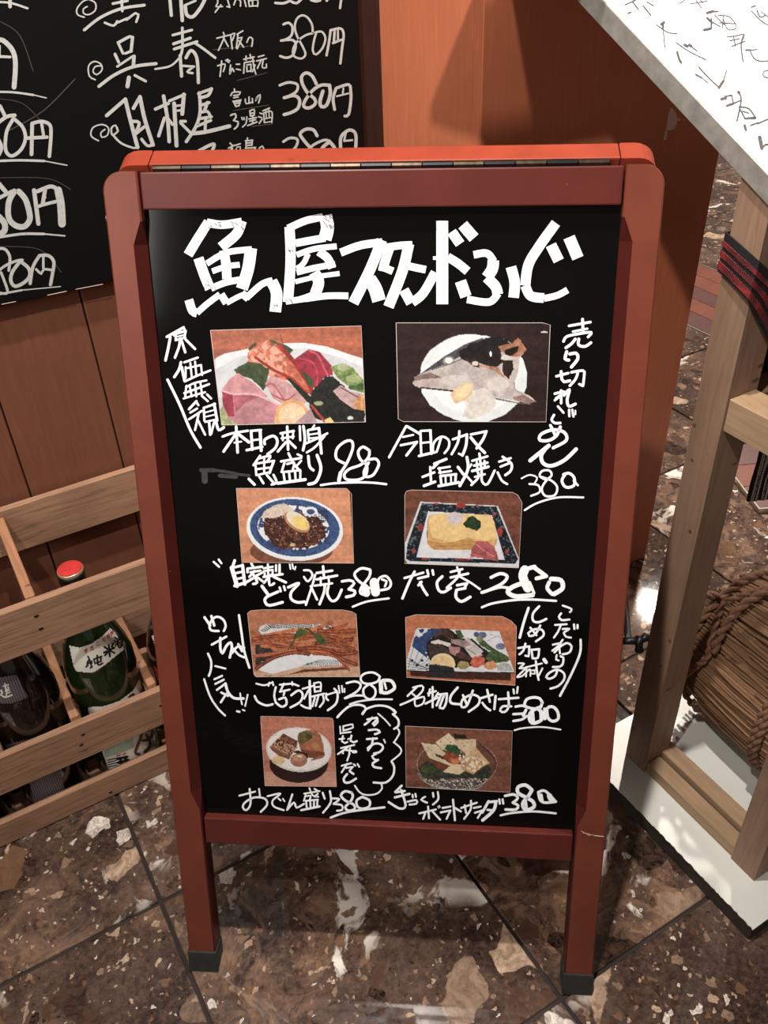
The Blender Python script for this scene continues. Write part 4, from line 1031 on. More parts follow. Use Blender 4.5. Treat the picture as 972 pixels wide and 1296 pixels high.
def kama(p):
    p.wood((44, 26, 24), 0.3)
    p.poly('480,100 560,112 620,130 700,180 760,240 782,320 778,400 740,480 660,550 560,592 420,592 320,556 240,500 195,430 183,330 195,260 240,190 330,130 400,106', (222, 226, 228), 0.03, 60, wob=3)
    p.ell(482, 350, 240, 195, (234, 236, 238), 0.02, 60)
    p.poly('143,380 160,340 230,290 320,225 430,160 530,122 640,120 700,150 735,122 780,190 740,230 735,300 712,370 716,410 790,440 832,478 790,490 700,470 600,455 520,430 460,405 420,400 350,415 250,405 180,400', (190, 178, 172), 0.14, 40, wob=4)
    p.poly('150,350 230,290 320,225 430,160 530,122 560,150 480,200 400,230 330,270 240,300 180,330', (74, 70, 74), 0.35, 16)
    p.poly('400,200 470,155 560,122 640,118 690,150 640,200 640,260 600,290 540,270 460,260 420,240', (30, 24, 24), 0.4, 30, wob=10)
    p.poly('620,170 700,150 735,122 780,190 735,228 690,225 640,200', (164, 106, 76), 0.3, 18); p.poly('655,190 735,165 730,200 690,225 660,215', (36, 24, 20), 0.3)
    p.poly('640,245 700,245 705,300 680,350 650,330', (40, 26, 22), 0.4, wob=8); p.poly('500,270 620,285 660,350 600,310', (170, 110, 84), 0.3, 14, 0.8, wob=8); p.poly('430,230 500,240 520,290 460,270', (60, 38, 32), 0.4, 14, wob=8)
    p.ell(342, 248, 32, 24, (130, 126, 122), rot_=-0.2); p.ell(345, 248, 22, 17, (232, 230, 226)); p.ell(660, 232, 22, 15, (214, 206, 198)); p.ell(492, 265, 18, 13, (220, 200, 190)); p.ell(579, 212, 6, 16, (236, 232, 228))
    p.poly('150,340 240,315 310,345 220,352 155,362', (128, 104, 100), 0.2); p.poly('145,375 200,352 330,350 300,385 220,400 155,392', (190, 168, 164), 0.12)
    p.line('320,290 300,340 430,370 545,330', 4, (176, 158, 150)); p.line('190,400 300,412 380,420', 9, (60, 52, 52)); p.line('600,462 720,484 800,492', 6, (96, 86, 82)); p.line('545,125 640,122 700,152', 5, (20, 16, 16)); p.line('712,370 716,410 760,440', 5, (150, 130, 120)); p.line('250,300 330,275 420,240', 5, (90, 84, 84)); p.ell(620, 380, 60, 40, (214, 204, 196), 0.05, a=0.7); p.ell(380, 360, 90, 30, (206, 196, 190), 0.05, a=0.7); p.line('545,300 540,350 480,380', 5, (188, 160, 140)); p.line('600,458 700,480', 6, (110, 92, 84))
    p.poly('700,455 760,440 832,478 790,490 720,472', (140, 110, 100), 0.25)
    p.poly('430,430 540,400 600,450 612,500 560,550 460,576 420,560 440,510', (216, 206, 198), 0.1, 18, wob=8)
    p.poly('352,440 380,405 440,370 480,375 478,430 440,470 380,492', (222, 190, 140), 0.06); p.ell(425, 425, 60, 28, (234, 206, 158), rot_=-0.7); p.ell(878, 90, 20, 5, (210, 206, 202))
def doteyaki(p):
    p.wood((214, 140, 100), 0.12)
    p.ell(450, 500, 300, 110, (110, 62, 46), 0.2, a=0.85); p.ell(475, 340, 350, 230, (232, 234, 238), 0.03, rot_=0.08); p.ell(475, 332, 325, 208, (52, 80, 128), 0.3, 12, rot_=0.08)
    p.ell(465, 330, 268, 165, (226, 228, 232), 0.05, rot_=0.08); p.ell(465, 330, 270, 167, (44, 62, 108), 0.1, rot_=0.08, ring=0.93)
    p.speck('200,200 480,160 720,220 740,400 600,500 350,500 220,420', (50, 70, 118), 26, 0.55)
    for k in range(5):
        p.line('%d,200 %d,290' % (650 + 14 * k, 655 + 14 * k), 4, (40, 46, 70)); p.line('645,%d 720,%d' % (215 + 16 * k, 212 + 16 * k), 4, (40, 46, 70))
    p.ell(590, 212, 48, 34, (226, 228, 232)); p.ell(590, 215, 30, 20, (58, 74, 112), 0.4, 8)
    p.poly('240,290 300,230 400,230 520,205 560,250 640,250 700,330 700,390 640,450 560,480 470,470 380,490 320,460 260,370', (70, 38, 30), 0.5, 16, wob=14)
    p.speck('250,280 520,210 700,330 640,460 380,490', (122, 66, 50), 16, 0.62); p.speck('250,280 520,210 700,330 640,460 380,490', (200, 170, 150), 9, 0.8)
    p.poly('225,260 260,210 330,170 400,155 470,200 450,240 400,240 330,260', (212, 192, 176), 0.12, 12, wob=8)
    p.ell(490, 290, 108, 56, (190, 128, 84), 0.1, rot_=0.62); p.ell(497, 280, 96, 50, (226, 216, 196), 0.05, rot_=0.62); p.ell(515, 297, 68, 42, (238, 206, 110), 0.05, rot_=0.55); p.ell(460, 455, 20, 12, (214, 180, 120))
def dashimaki(p):
    p.wood((112, 62, 46), 0.25)
    p.poly('45,560 45,440 155,143 715,172 870,560 868,618 60,592', (206, 208, 212), 0.04); p.poly('50,555 60,450 165,152 705,178 862,560 840,592 80,572', (22, 30, 42), 0.6, 12)
    p.speck('50,555 60,450 165,152 705,178 862,560 840,582 80,565', (90, 106, 104), 12, 0.68)
    for cx, cy, rx, ry in ((447, 170, 36, 18), (155, 328, 20, 30), (730, 362, 20, 34), (460, 560, 60, 9), (185, 556, 22, 8), (105, 500, 12, 22), (560, 170, 12, 6), (690, 235, 10, 10), (780, 505, 12, 20), (270, 158, 20, 7)):
        p.ell(cx, cy, rx, ry, (156, 50, 40), 0.2)
    p.poly('210,212 672,240 765,562 126,545', (212, 214, 218), 0.03, 80)
    p.poly('205,290 220,240 300,228 660,240 690,290 712,420 700,465 560,490 250,492 205,450', (216, 168, 100), 0.08, 20, wob=3)
    p.poly('215,290 225,240 300,228 655,238 690,290 708,410 640,425 500,400 380,440 240,400', (232, 194, 124), 0.06, 26, wob=3); p.poly('205,420 300,440 400,440 500,405 560,430 540,490 250,492 208,450', (198, 144, 78), 0.14, 12, sx=0.4, sy=1.6)
    p.line('225,470 380,462 520,455', 4, (170, 116, 58)); p.line('215,430 330,445 480,415', 4, (178, 122, 62)); p.line('208,280 204,400 212,440', 5, (150, 96, 50))
    p.poly('345,270 360,225 400,212 455,230 458,285 400,315 370,300', (204, 188, 192), 0.06, 14, wob=6)
    p.poly('465,300 500,255 545,248 592,290 590,325 565,355 520,340 475,320', (36, 58, 30), 0.5, 10, wob=8)
    p.poly('510,550 530,480 560,430 640,430 690,470 715,530 718,575 640,560 580,545', (172, 82, 84), 0.22, 26, wob=8); p.line('560,450 620,500 690,540', 8, (206, 120, 118)); p.line('540,510 600,520 640,490', 7, (150, 60, 62))
def gobo(p):
    p.wood((184, 112, 78), 0.12); p.poly('70,520 500,470 950,480 950,610 70,610', (206, 160, 130), 0.08)
    p.poly('140,540 300,560 480,500 800,480 830,500 500,520 240,560', (112, 56, 38), 0.1)
    p.poly('135,200 150,170 190,152 600,150 690,165 710,180 600,250 160,230', (212, 210, 206), 0.05)
    for k in range(34):
        x_ = 150 + k * 13 + (k > 30) * 10
        p.line('%d,%d %d,%d' % (x_, 152 + max(0, 4 - k) * 12, x_ + 10 - (k < 8) * (8 - k) * -4, 182 + max(0, 4 - k) * 6), 6, (34, 34, 38))
    for k in range(8):
        p.line('%d,%d %d,%d' % (630 + k * 10, 160 + k * 2, 660 + k * 7, 185), 4, (34, 34, 38))
    p.poly('110,310 200,300 300,420 110,470', (60, 50, 48), 0.4)
    p.poly('135,505 160,440 360,380 640,385 800,430 800,460 780,470 470,475 240,535', (222, 224, 226), 0.03)
    for k in range(22):
        p.line('%d,%d %d,%d' % (480 + k * 15, 470, 520 + k * 13, 428 - k * 0 + (k < 6) * (6 - k) * 4), 5, (34, 34, 38))
    _r2 = random.Random(4)
    cols = ((150, 70, 42), (176, 90, 54), (120, 52, 34), (190, 108, 66), (134, 58, 36))
    for a in ('85,290 300,270 520,230 700,200', '190,240 400,200 560,190 690,140', '85,215 180,250 300,235', '330,240 560,215 740,180 815,150', '95,265 300,240 600,240 870,210', '190,300 420,340 650,350 890,370', '90,400 300,370 480,330 700,270 860,250', '120,490 250,410 400,370 520,380', '300,280 520,320 700,300 860,260',
              '450,320 700,280 850,270', '500,350 680,370 880,380', '640,300 780,330 890,365', '700,350 780,420 885,460', '560,380 720,400 830,500', '160,320 350,330 560,300', '420,270 640,240 800,210', '700,250 800,320 870,340', '230,300 260,320 420,330', '480,240 700,250 840,300', '600,200 720,210 870,200', '440,340 620,340 760,380 880,370'):
        p.line(a, _r2.uniform(20, 34), _r2.choice(cols), 0.4)
        p.line(a, 7, (206, 122, 76), 0.5, 0.6)
    p.poly('425,200 450,182 515,205 490,235 430,260 410,250', (70, 96, 44), 0.2, 18, wob=4); p.line('425,240 395,300 362,350', 11, (70, 74, 40)); p.line('495,185 530,200 560,235', 14, (54, 72, 36))
    p.poly('550,225 600,225 655,275 655,315 610,305 570,265', (64, 88, 44), 0.2, 18, wob=4)
def shimesaba(p):
    p.wood((190, 108, 72), 0.14); p.poly('50,535 200,548 500,560 900,590 900,610 50,610', (220, 170, 140), 0.05); p.poly('85,480 860,495 860,555 500,545 90,520', (70, 36, 26), 0.15)
    p.poly('60,480 58,400 130,160 150,152 770,175 885,480 880,500', (216, 216, 220), 0.03); p.poly('130,160 350,152 250,240 240,380 180,400 100,290', (44, 66, 112), 0.3, 20)
    p.speck('130,160 350,152 250,240 240,380 180,400 100,290', (206, 208, 216), 34, 0.62, seed=8)
    p.poly('62,475 75,360 105,295 240,400 300,470', (206, 208, 210), 0.04)
    for k in range(5):
        p.line('%d,%d %d,%d' % (70 + 35 * k, 460 - k * 8, 110 + 42 * k, 300 + k * 26), 4, (36, 44, 70)); p.line('%d,%d %d,%d' % (66, 380 + 22 * k, 280 - 30 * abs(k - 2), 470), 4, (36, 44, 70)); p.ell(100 + 38 * k, 400 + (k % 2) * 38, 13, 10, (36, 44, 70), 0.2)
    p.ell(640, 205, 34, 24, (90, 100, 140), 0.4, 8); p.ell(595, 200, 20, 20, (70, 84, 130), 0.4, 8); p.ell(780, 292, 36, 26, (110, 116, 150), 0.4, 8); p.line('680,250 760,215 800,250', 4, (110, 120, 150)); p.line('700,200 740,210', 4, (120, 128, 160))
    p.poly('215,350 210,270 260,220 340,160 380,152 430,190 480,230 560,230 640,300 700,340 760,330 850,380 830,410 700,430 400,460 240,400', (38, 30, 26), 0.4, 20, wob=5)
    p.poly('430,170 470,165 500,220 460,240', (64, 84, 50), 0.4, 10); p.poly('590,210 640,230 700,290 840,370 850,400 760,420 660,390 700,330 620,280', (66, 88, 50), 0.5, 10, wob=6); p.ell(620, 235, 26, 24, (130, 140, 96), 0.2)
    p.poly('245,255 300,240 400,270 390,300 330,275 250,270', (212, 206, 200), 0.06); p.poly('300,170 380,160 420,220 400,250 330,200 270,230', (70, 50, 42), 0.3); p.poly('380,290 470,300 465,350 430,365 390,340', (178, 124, 124), 0.12)
    p.poly('400,235 520,245 560,290 500,300 400,265', (150, 124, 120), 0.2); p.poly('490,225 540,235 650,330 630,350 540,270', (190, 180, 176), 0.1); p.poly('500,300 560,280 640,360 560,380', (204, 196, 188), 0.06); p.poly('430,350 480,330 560,380 540,400 460,380', (86, 52, 46), 0.3)
    p.poly('220,290 300,270 370,310 420,390 330,370 240,380', (66, 54, 46), 0.35, 12); p.line('500,300 590,350', 4, (80, 60, 56)); p.line('530,320 580,290', 3, (120, 100, 92))
    p.ell(335, 430, 96, 84, (232, 208, 158), 0.04); p.ell(332, 432, 78, 68, (226, 190, 130), 0.08, 12); p.poly('232,432 300,428 420,455 440,530 230,530', (40, 40, 44), 0.3)
    for k in range(7):
        a = math.pi * (1 + (k + 0.5) / 7)
        p.line('334,440 %d,%d' % (334 + 70 * math.cos(a), 436 + 64 * math.sin(a)), 3, (240, 216, 170))
    p.ell(495, 437, 44, 34, (168, 148, 84), 0.25, 12, wob=8); p.poly('545,415 570,375 620,362 658,385 655,430 600,460 560,450', (206, 92, 72), 0.2, 12, wob=8); p.ell(705, 440, 48, 36, (212, 144, 94), 0.25, 12, wob=10); p.line('560,475 470,472', 8, (206, 206, 206))
    p.poly('750,440 800,410 850,430 880,480 760,480', (176, 178, 180), 0.3, 10); p.line('60,480 500,490 885,495', 9, (30, 28, 32))
def oden(p):
    p.wood((192, 116, 90), 0.12); p.poly('80,620 860,620 860,790 100,790', (212, 158, 138), 0.08, a=0.7); p.ell(470, 540, 300, 195, (46, 24, 20), 0.2); p.ell(500, 700, 220, 50, (196, 136, 116), 0.05, a=0.0 + 0.01)
    p.ell(472, 395, 337, 228, (218, 208, 202), 0.05, rot_=0.08); p.ell(472, 390, 322, 212, (232, 226, 222), 0.04, rot_=0.08); p.ell(260, 505, 68, 45, (222, 180, 118), 0.1, a=0.8, wob=10)
    p.poly('170,370 190,345 310,228 460,305 450,380 400,440 375,498 280,460 200,410', (156, 106, 78), 0.15); p.poly('190,350 310,228 460,310 445,380 395,455 300,420', (192, 140, 108), 0.3, 12); p.poly('270,300 310,228 460,310 450,380 400,350', (112, 62, 48), 0.4, 14, 0.8); p.speck('190,350 310,228 460,310 395,455', (86, 44, 36), 16, 0.58); p.poly('170,370 300,420 390,450 375,498 260,455', (128, 84, 58), 0.15)
    p.poly('455,270 470,220 560,190 640,195 690,240 720,330 735,450 660,485 540,440 480,380', (172, 104, 70), 0.14, 40, wob=6); p.poly('455,270 470,220 560,190 610,230 590,290 500,350 470,330', (110, 88, 48), 0.2, 30, wob=8); p.poly('480,390 560,400 735,420 738,455 660,490 540,470', (126, 66, 46), 0.15); p.ell(575, 262, 38, 26, (64, 72, 34), 0.2, wob=8); p.poly('400,420 460,400 560,440 570,490 480,440', (50, 30, 22), 0.2); p.ell(640, 350, 40, 30, (196, 140, 100), a=0.5)
    p.ell(472, 502, 88, 70, (170, 110, 84), 0.08); p.ell(475, 480, 60, 36, (196, 142, 112), 0.06); p.ell(480, 462, 26, 10, (238, 216, 196)); p.poly('690,455 745,445 720,480 600,510 600,495', (150, 96, 72), 0.1)
def salad(p):
    p.wood((122, 72, 54), 0.22); p.ell(460, 360, 315, 210, (96, 62, 50), 0.2, a=0.5); p.ell(440, 420, 290, 135, (54, 56, 42), 0.5, 20); p.ell(460, 520, 220, 50, (92, 80, 72), 0.5, 10)
    p.ell(460, 360, 318, 200, (186, 172, 160), 0.3, 12, ring=0.965, a=0.6); p.line('150,430 210,500 330,550 460,560 620,550 700,480', 7, (206, 196, 186), 0.4, 0.7); p.line('250,480 340,540 480,555', 4, (220, 212, 204), 0.4, 0.7); p.line('620,180 700,250 770,340 760,400', 6, (40, 26, 22)); p.line('150,300 155,230 180,200', 6, (50, 32, 26))
    p.speck('170,470 700,470 640,560 300,560', (206, 200, 190), 9, 0.66); p.ell(230, 400, 60, 34, (58, 74, 42), 0.4, 12, wob=10); p.poly('430,115 530,125 540,160 440,150', (36, 38, 24), 0.4)
    p.poly('175,188 300,205 450,350 430,380 240,310', (214, 192, 154), 0.06); p.poly('288,185 395,112 470,190 420,260 340,240', (222, 200, 162), 0.06); p.poly('440,168 612,158 612,235 560,300 470,230', (214, 186, 146), 0.08); p.poly('610,225 718,350 590,420 480,330', (206, 168, 122), 0.1)
    p.poly('210,308 420,376 345,410 300,380', (120, 60, 44), 0.2); p.poly('420,360 590,360 480,442 345,420', (224, 198, 156), 0.05); p.poly('480,320 560,290 690,350 590,440 500,400', (198, 156, 108), 0.2, 12)
    for q in ((330, 180), (370, 150), (410, 185), (360, 205), (500, 195), (540, 185), (580, 180), (520, 215), (640, 300), (600, 330), (650, 340), (560, 350), (610, 290), (570, 260), (230, 225), (260, 250), (300, 280)):
        p.ell(q[0], q[1], 7, 5, (164, 122, 80))
    p.speck('480,250 700,345 590,430 470,350', (232, 214, 180), 20, 0.55)
    p.poly('340,290 400,260 470,290 480,345 430,362 380,340', (150, 66, 44), 0.35, 12, wob=8); p.poly('285,275 330,290 390,330 350,320 300,300', (56, 60, 36), 0.3, 10, wob=6); p.poly('410,320 470,315 480,350 430,362', (212, 124, 76), 0.15)
    p.poly('360,235 380,205 440,200 475,235 495,270 460,280 400,262', (50, 84, 48), 0.3, 14, wob=6)

PHOTOS = [
 ('food_photo', 'photo print of a sashimi plate with pink fish slices, prawn and lemon', sashimi, (255, 400, 4.418), '50,80 893,55 918,592 112,610', '50,80 893,55 918,592 112,610'),
 ('food_photo', 'photo print of a grilled fish head on a white plate, dark background', kama, (490, 400, 4.418), '50,38 914,42 888,592 62,588', '50,38 870,38 912,50 888,592 90,590 62,575'),
 ('food_photo', 'photo print of stewed meat and half an egg on a blue-rimmed plate', doteyaki, (290, 610, 5.718), '52,46 872,48 902,588 92,582', '52,46 850,47 885,85 902,588 92,582'),
 ('food_photo', 'photo print of a yellow rolled omelette on a dark square dish', dashimaki, (505, 610, 5.718), '40,58 890,70 866,622 42,590', '42,90 55,66 90,58 820,75 860,95 890,150 866,622 42,590'),
 ('food_photo', 'photo print of fried burdock sticks with green leaves on a striped plate', gobo, (305, 765, 6.075), '50,42 885,45 916,556 100,556', '50,68 75,48 180,40 780,42 850,55 885,75 916,556 115,556 100,540'),
 ('food_photo', 'photo print of sliced marinated mackerel with lemon on a blue and white dish', shimesaba, (505, 770, 6.075), '50,48 905,60 892,592 58,545', '50,70 130,48 795,62 860,95 903,140 892,592 60,530'),
 ('food_photo', 'photo print of stewed radish, egg and fried tofu on a white plate', oden, (320, 900, 8.1), '74,52 824,60 858,775 124,766', '80,60 85,52 780,68 815,75 825,100 858,775 124,766'),
 ('food_photo', 'photo print of square crackers on potato salad in a glass bowl', salad, (505, 910, 6.271), '50,56 900,95 882,582 56,540', '50,56 900,95 882,582 56,540'),
]
for nm, lab, fn, crop, quad, outline in PHOTOS:
    x0, y0, s = crop
    Q = [tuple(map(float, q.split(','))) for q in quad.split()]
    OP = [tuple(map(float, q.split(','))) for q in outline.split()]
    wpx = (Q[1][0] - Q[0][0]) / s; hpx = (Q[2][1] - Q[1][1]) / s
    nu, nv = int(wpx / 0.75), int(hpx / 0.75)
    U, W_ = np.meshgrid(np.linspace(0, 1, nu), np.linspace(0, 1, nv))
    X = (Q[0][0] * (1 - U) + Q[1][0] * U) * (1 - W_) + (Q[3][0] * (1 - U) + Q[2][0] * U) * W_
    Y = (Q[0][1] * (1 - U) + Q[1][1] * U) * (1 - W_) + (Q[3][1] * (1 - U) + Q[2][1] * U) * W_
    p = Pic(X, Y)
    fn(p)
    C = np.clip(p.C, 0, 255) / 255.0
    lum = C.mean(-1, keepdims=True)
    g1_ = vnoise(X, Y, 26, 91, 3)[..., None] - 0.5
    g2_ = vnoise(Y, X, 9, 57, 2)[..., None] - 0.5
    C = (lum + (C - lum) * 0.84) * (0.90 + 0.5 * g1_ * (1.02 - lum) + 0.34 * g2_ * (0.98 - lum))
    C = np.clip(C, 0, 1)
    C = np.where(C <= 0.04045, C / 12.92, ((C + 0.055) / 1.055) ** 2.4)
    # positions on the panel plane
    PXs = x0 + X / s; PYs = y0 + Y / s
    o_ = sp(0, 0, PN + 0.0005)
    D = np.stack([np.array(_r)[k] * ((PXs - 486) / F_PX) - np.array(_u)[k] * ((PYs - 648) / F_PX) + np.array(_fwd)[k] for k in range(3)], -1)
    nn = np.array(SN)
    T = (np.array(o_) - np.array(CAM)) @ nn / (D @ nn)
    PT = np.array(CAM) + D * T[..., None] - np.array(sign.location)
    cx_, cy_ = (X[:-1, :-1] + X[1:, 1:]) / 2, (Y[:-1, :-1] + Y[1:, 1:]) / 2
    keep = in_poly(cx_, cy_, [(a, b) for a, b in OP])
    keep |= in_poly(cx_ + 2, cy_, OP) | in_poly(cx_ - 2, cy_, OP)
    idx = np.arange(nu * nv).reshape(nv, nu)
    F4 = np.stack([idx[:-1, :-1], idx[1:, :-1], idx[1:, 1:], idx[:-1, 1:]], -1)[keep]
    me = bpy.data.meshes.new(nm)
    me.vertices.add(nu * nv)
    me.vertices.foreach_set('co', PT.reshape(-1))
    nf = len(F4)
    me.loops.add(nf * 4)
    me.polygons.add(nf)
    me.polygons.foreach_set('loop_start', np.arange(nf) * 4)
    me.loops.foreach_set('vertex_index', F4.reshape(-1).astype(np.int32))
    me.update(calc_edges=True)
    ca = me.color_attributes.new('Col', 'FLOAT_COLOR', 'POINT')
    ca.data.foreach_set('color', np.concatenate([C.reshape(-1, 3), np.ones((nu * nv, 1))], 1).reshape(-1))
    me.materials.append(MT['print'])
    o = bpy.data.objects.new(nm, me)
    COL.objects.link(o)
    o.parent = sign
    o['label'] = lab
    vs, fs = ribbons([(2.6, OP + [OP[0]])], crop, lambda x, y, l: hit(x, y, sp(0, 0, PN + 0.0006), SN), curve=False)
    make('print_edge', vs, fs, 'print_edge', o, origin=sign.location) if False else make('photo_border', vs, fs, 'print_edge', sign)

# ------------------------------------------------------------------ crate
CY0, CY1 = 0.980, 1.205
CX0, CX1 = -0.226, 0.266
crate = thing('bottle_crate', ((CX0 + CX1) / 2, (CY0 + CY1) / 2, 0), 'open slatted wooden bottle crate with nail holes standing against the panelled wall', 'crate')
T_ = 0.012
def slat(name, x0, x1, y0, y1, z0, z1, mat='crate'):
    return box(name, (x0, y0, z0), (x1, y1, z1), mat, crate, 0.0012, seg=1)
slat('slat', CX0, CX1, CY0, CY0 + T_, 0.345, 0.423)
slat('slat', CX0, CX1, CY0, CY0 + T_, 0.108, 0.181)
slat('slat', CX0, CX1, CY0, CY0 + T_, 0.002, 0.051)
slat('slat', CX0, CX1, CY1 - T_, CY1, 0.358, 0.437)
slat('slat', CX0, CX1, CY1 - T_, CY1, 0.108, 0.181)
slat('slat', CX0, CX1, CY1 - T_, CY1, 0.002, 0.051)
slat('divider', CX0, CX1, CY0 + 0.086, CY0 + 0.098, 0.150, 0.186)
for x_ in (CX0, CX1 - T_):
    for z0, z1 in ((0.002, 0.42), ):
        slat('end_board', x_, x_ + T_, CY0 + T_, CY1 - T_, z0, z1, 'crate_y')
for k, x_ in enumerate((0.015, 0.133, -0.103)):
    slat('divider', x_ - 0.0065, x_ + 0.0065, CY0 + T_, CY1 - T_, 0.158, 0.1885, 'crate_y')
slat('divider', 0.015 - 0.0065, 0.015 + 0.0065, CY0 + T_, CY1 - T_, 0.385, 0.426, 'crate_y')
for k in range(5):
    slat('bottom_board', CX0 + T_, CX1 - T_, CY0 + 0.014 + k * 0.04, CY0 + 0.014 + k * 0.04 + 0.028, 0.002, 0.010)
# nail heads / knots on the front slats
for px, py, z in ((46, 780, 0), (52, 796, 0), (105, 930, 0), (103, 943, 0), (204, 893, 0), (140, 1003, 0)):
    c = hit(px, py, V((0, CY0 - 0.0006, 0)), V((0, 1, 0)))
    vs = [c + V((math.cos(a) * 0.0034, 0, math.sin(a) * 0.0018)) for a in [k * math.pi / 5 for k in range(10)]]
    make('nail_hole', vs, [list(range(10))], 'iron', crate)

# ------------------------------------------------------------------ bottles
PROF = [(0.046, 0.0), (0.0515, 0.004), (0.0525, 0.02), (0.0525, 0.20), (0.0515, 0.222), (0.0475, 0.246), (0.040, 0.272), (0.0305, 0.300), (0.022, 0.325), (0.0168, 0.345), (0.0150, 0.362), (0.0150, 0.376)]
lathe_ = lathe
def bottle(x, y, glass, label, zk=1.0, z0=0.010):
    b = thing('sake_bottle', (x, y, z0), label, 'bottle', 'large glass bottles in the crate')
    def lathe(p, n, c):
        return lathe_([(r, z * zk) for r, z in p], n, c)
    vs, fs = lathe(PROF, 40, (x, y, z0))
    g = make('glass_body', vs, fs, glass, b, smooth=True)
    bv = BVHTree.FromPolygons(vs, fs)
    vs, fs = lathe([(0.0162, 0.352), (0.0172, 0.356), (0.0172, 0.383), (0.0185, 0.385), (0.0185, 0.3895)], 24, (x, y, z0))
    make('neck_foil', vs, fs, 'cap_dark', b, smooth=True)
    vs, fs = lathe([(0.0180, 0.3885), (0.0185, 0.391), (0.0180, 0.3940), (0.0172, 0.3948)], 24, (x, y, z0))
    make('cap_rim', vs, fs, 'cap_gold', b, smooth=True)
    vs, fs = lathe([(0.0173, 0.3940), (0.0168, 0.3960), (0.012, 0.3968)], 24, (x, y, z0))
    make('cap', vs, fs, 'cap_red', b)
    return b, bv
CR = CY0 + T_ + 0.056
g1, bv = bottle(0.0765, CR, 'green_glass', 'green glass bottle with red cap and white shoulder label, standing in the crate')
GC = (60, 700, 4.18)
decal('shoulder_label', [(113, 485), (170, 497), (230, 478), (290, 435), (330, 392), (360, 420), (400, 480), (408, 510), (360, 548), (310, 590), (250, 630), (200, 632), (150, 625), (138, 600)], GC, bv, 'label', g1)
decal_ink('printed_kanji', '''w9 215,545 222,560 212,575 235,580 ; 210,585 235,570 ; 222,560 235,600 ; 205,600 215,592 ; 228,605 236,598 ; 245,560 285,545 ; 262,540 268,590 290,580 ; 248,568 252,582 282,570 ; 280,552 282,566 ;
  w10 300,495 318,508 ; 345,478 338,495 ; w11 298,525 350,500 ; w10 322,485 328,545 ; w9 322,518 302,540 ; 330,515 352,528 ; w7 352,445 362,452 ; 350,465 360,470 ; 356,490 366,478 ; 366,455 382,440 ; w8 368,465 388,455 392,490 374,500 368,465 ; w6 372,478 388,470 ; 376,490 390,484''', GC, bv, 'ink', g1)
decal_ink('printed_kana', '''w4 195,512 212,505 ; 196,518 212,512 ; 204,503 206,525 200,525 208,520 ; 225,498 240,490 228,506 240,500 242,510 230,512 ; 258,474 272,468 ; 258,484 262,488 276,480 ; 290,452 292,458 ; 302,450 290,460 294,466 306,462 ;
  w5 314,430 318,450 ; 322,425 326,445 ; 312,440 326,432 ; 332,415 336,436 ; 340,408 342,428 ; 330,424 344,416''', GC, bv, 'ink_red', g1)
decal('body_label', [(213, 812), (300, 806), (380, 778), (450, 725), (485, 660), (498, 700), (520, 780), (570, 900), (600, 1030), (520, 1085), (330, 1160), (300, 1080), (270, 1000), (216, 836)], GC, bv, 'label', g1)
decal('label_band', [(290, 1018), (360, 1010), (450, 975), (460, 1030), (370, 1065), (305, 1080)], GC, bv, 'label_green', g1, off=0.0010)
decal_ink('printed_brushwork', '''w26 230,862 290,850 ; 300,832 330,838 ; 290,975 330,990 ; 350,975 420,950 ; w18 300,1000 360,985 ; w14 370,1085 420,1075 ; 375,1105 425,1092 ; 385,1080 392,1125 ; 410,1075 415,1115 ; 385,1130 430,1118 ; w5 320,1092 362,1082 ; 322,1104 364,1094 ; 324,1116 366,1106 ; 326,1128 368,1118 ; 330,1140 370,1130''', GC, bv, 'ink', g1, off=0.0014)
decal_ink('brush_flourish', '''w14 470,920 540,905 ; 500,900 495,960 462,1050 480,1060 ; 515,940 550,935 540,980 500,990 ; 520,960 540,1010 510,1050 ; 430,760 450,745 460,770''', GC, bv, 'ink_brown', g1, off=0.0016)
decal_ink('red_mark', '''w7 490,720 500,745 ; 484,735 505,728 ; 495,745 500,770 ; 368,1070 385,1064 ; 398,1062 412,1055''', GC, bv, 'ink_red', g1, off=0.0016)

g2, bv = bottle(-0.0415, CR, 'dark_glass', 'dark brown bottle with grey striped label and one brushed white character, left in the crate')
DC = (0, 780, 4.32)
decal('shoulder_label', [(-60, 345), (20, 328), (90, 315), (105, 340), (130, 395), (155, 440), (120, 460), (60, 478), (-60, 480)], DC, bv, 'striped', g2)
decal_ink('brushed_character', 'w7 18,380 45,372 ; w8 28,365 34,408 ; w6 44,382 50,402 ; 30,408 52,402 ; 34,420 55,412 ; w9 8,402 14,418 ; 5,425 30,440 65,428 ; w6 40,395 36,432', DC, bv, 'label', g2)
decal('body_label', [(20, 700), (240, 650), (300, 780), (310, 800), (360, 955), (190, 1030), (150, 870)], DC, bv, 'striped', g2)
g3, bv = bottle(-0.1595, CR, 'dark_glass', 'dark bottle at the lower left edge of the picture, only its base showing between slats')
g4, bv = bottle(0.1980, CR, 'dark_glass', 'dark bottle half hidden behind the left post of the A-frame sign', 0.84)
RC = (60, 700, 4.18)
decal('shoulder_label', [(548, 435), (575, 430), (590, 480), (640, 560), (640, 600), (600, 540), (570, 490)], RC, bv, 'label', g4)
decal_ink('red_print', 'w8 568,465 584,460 ; 575,462 580,490 ; 572,482 590,476', RC, bv, 'ink_red', g4)
decal('red_label', [(560, 590), (620, 640), (620, 720), (585, 690)], RC, bv, 'ink_red', g4)

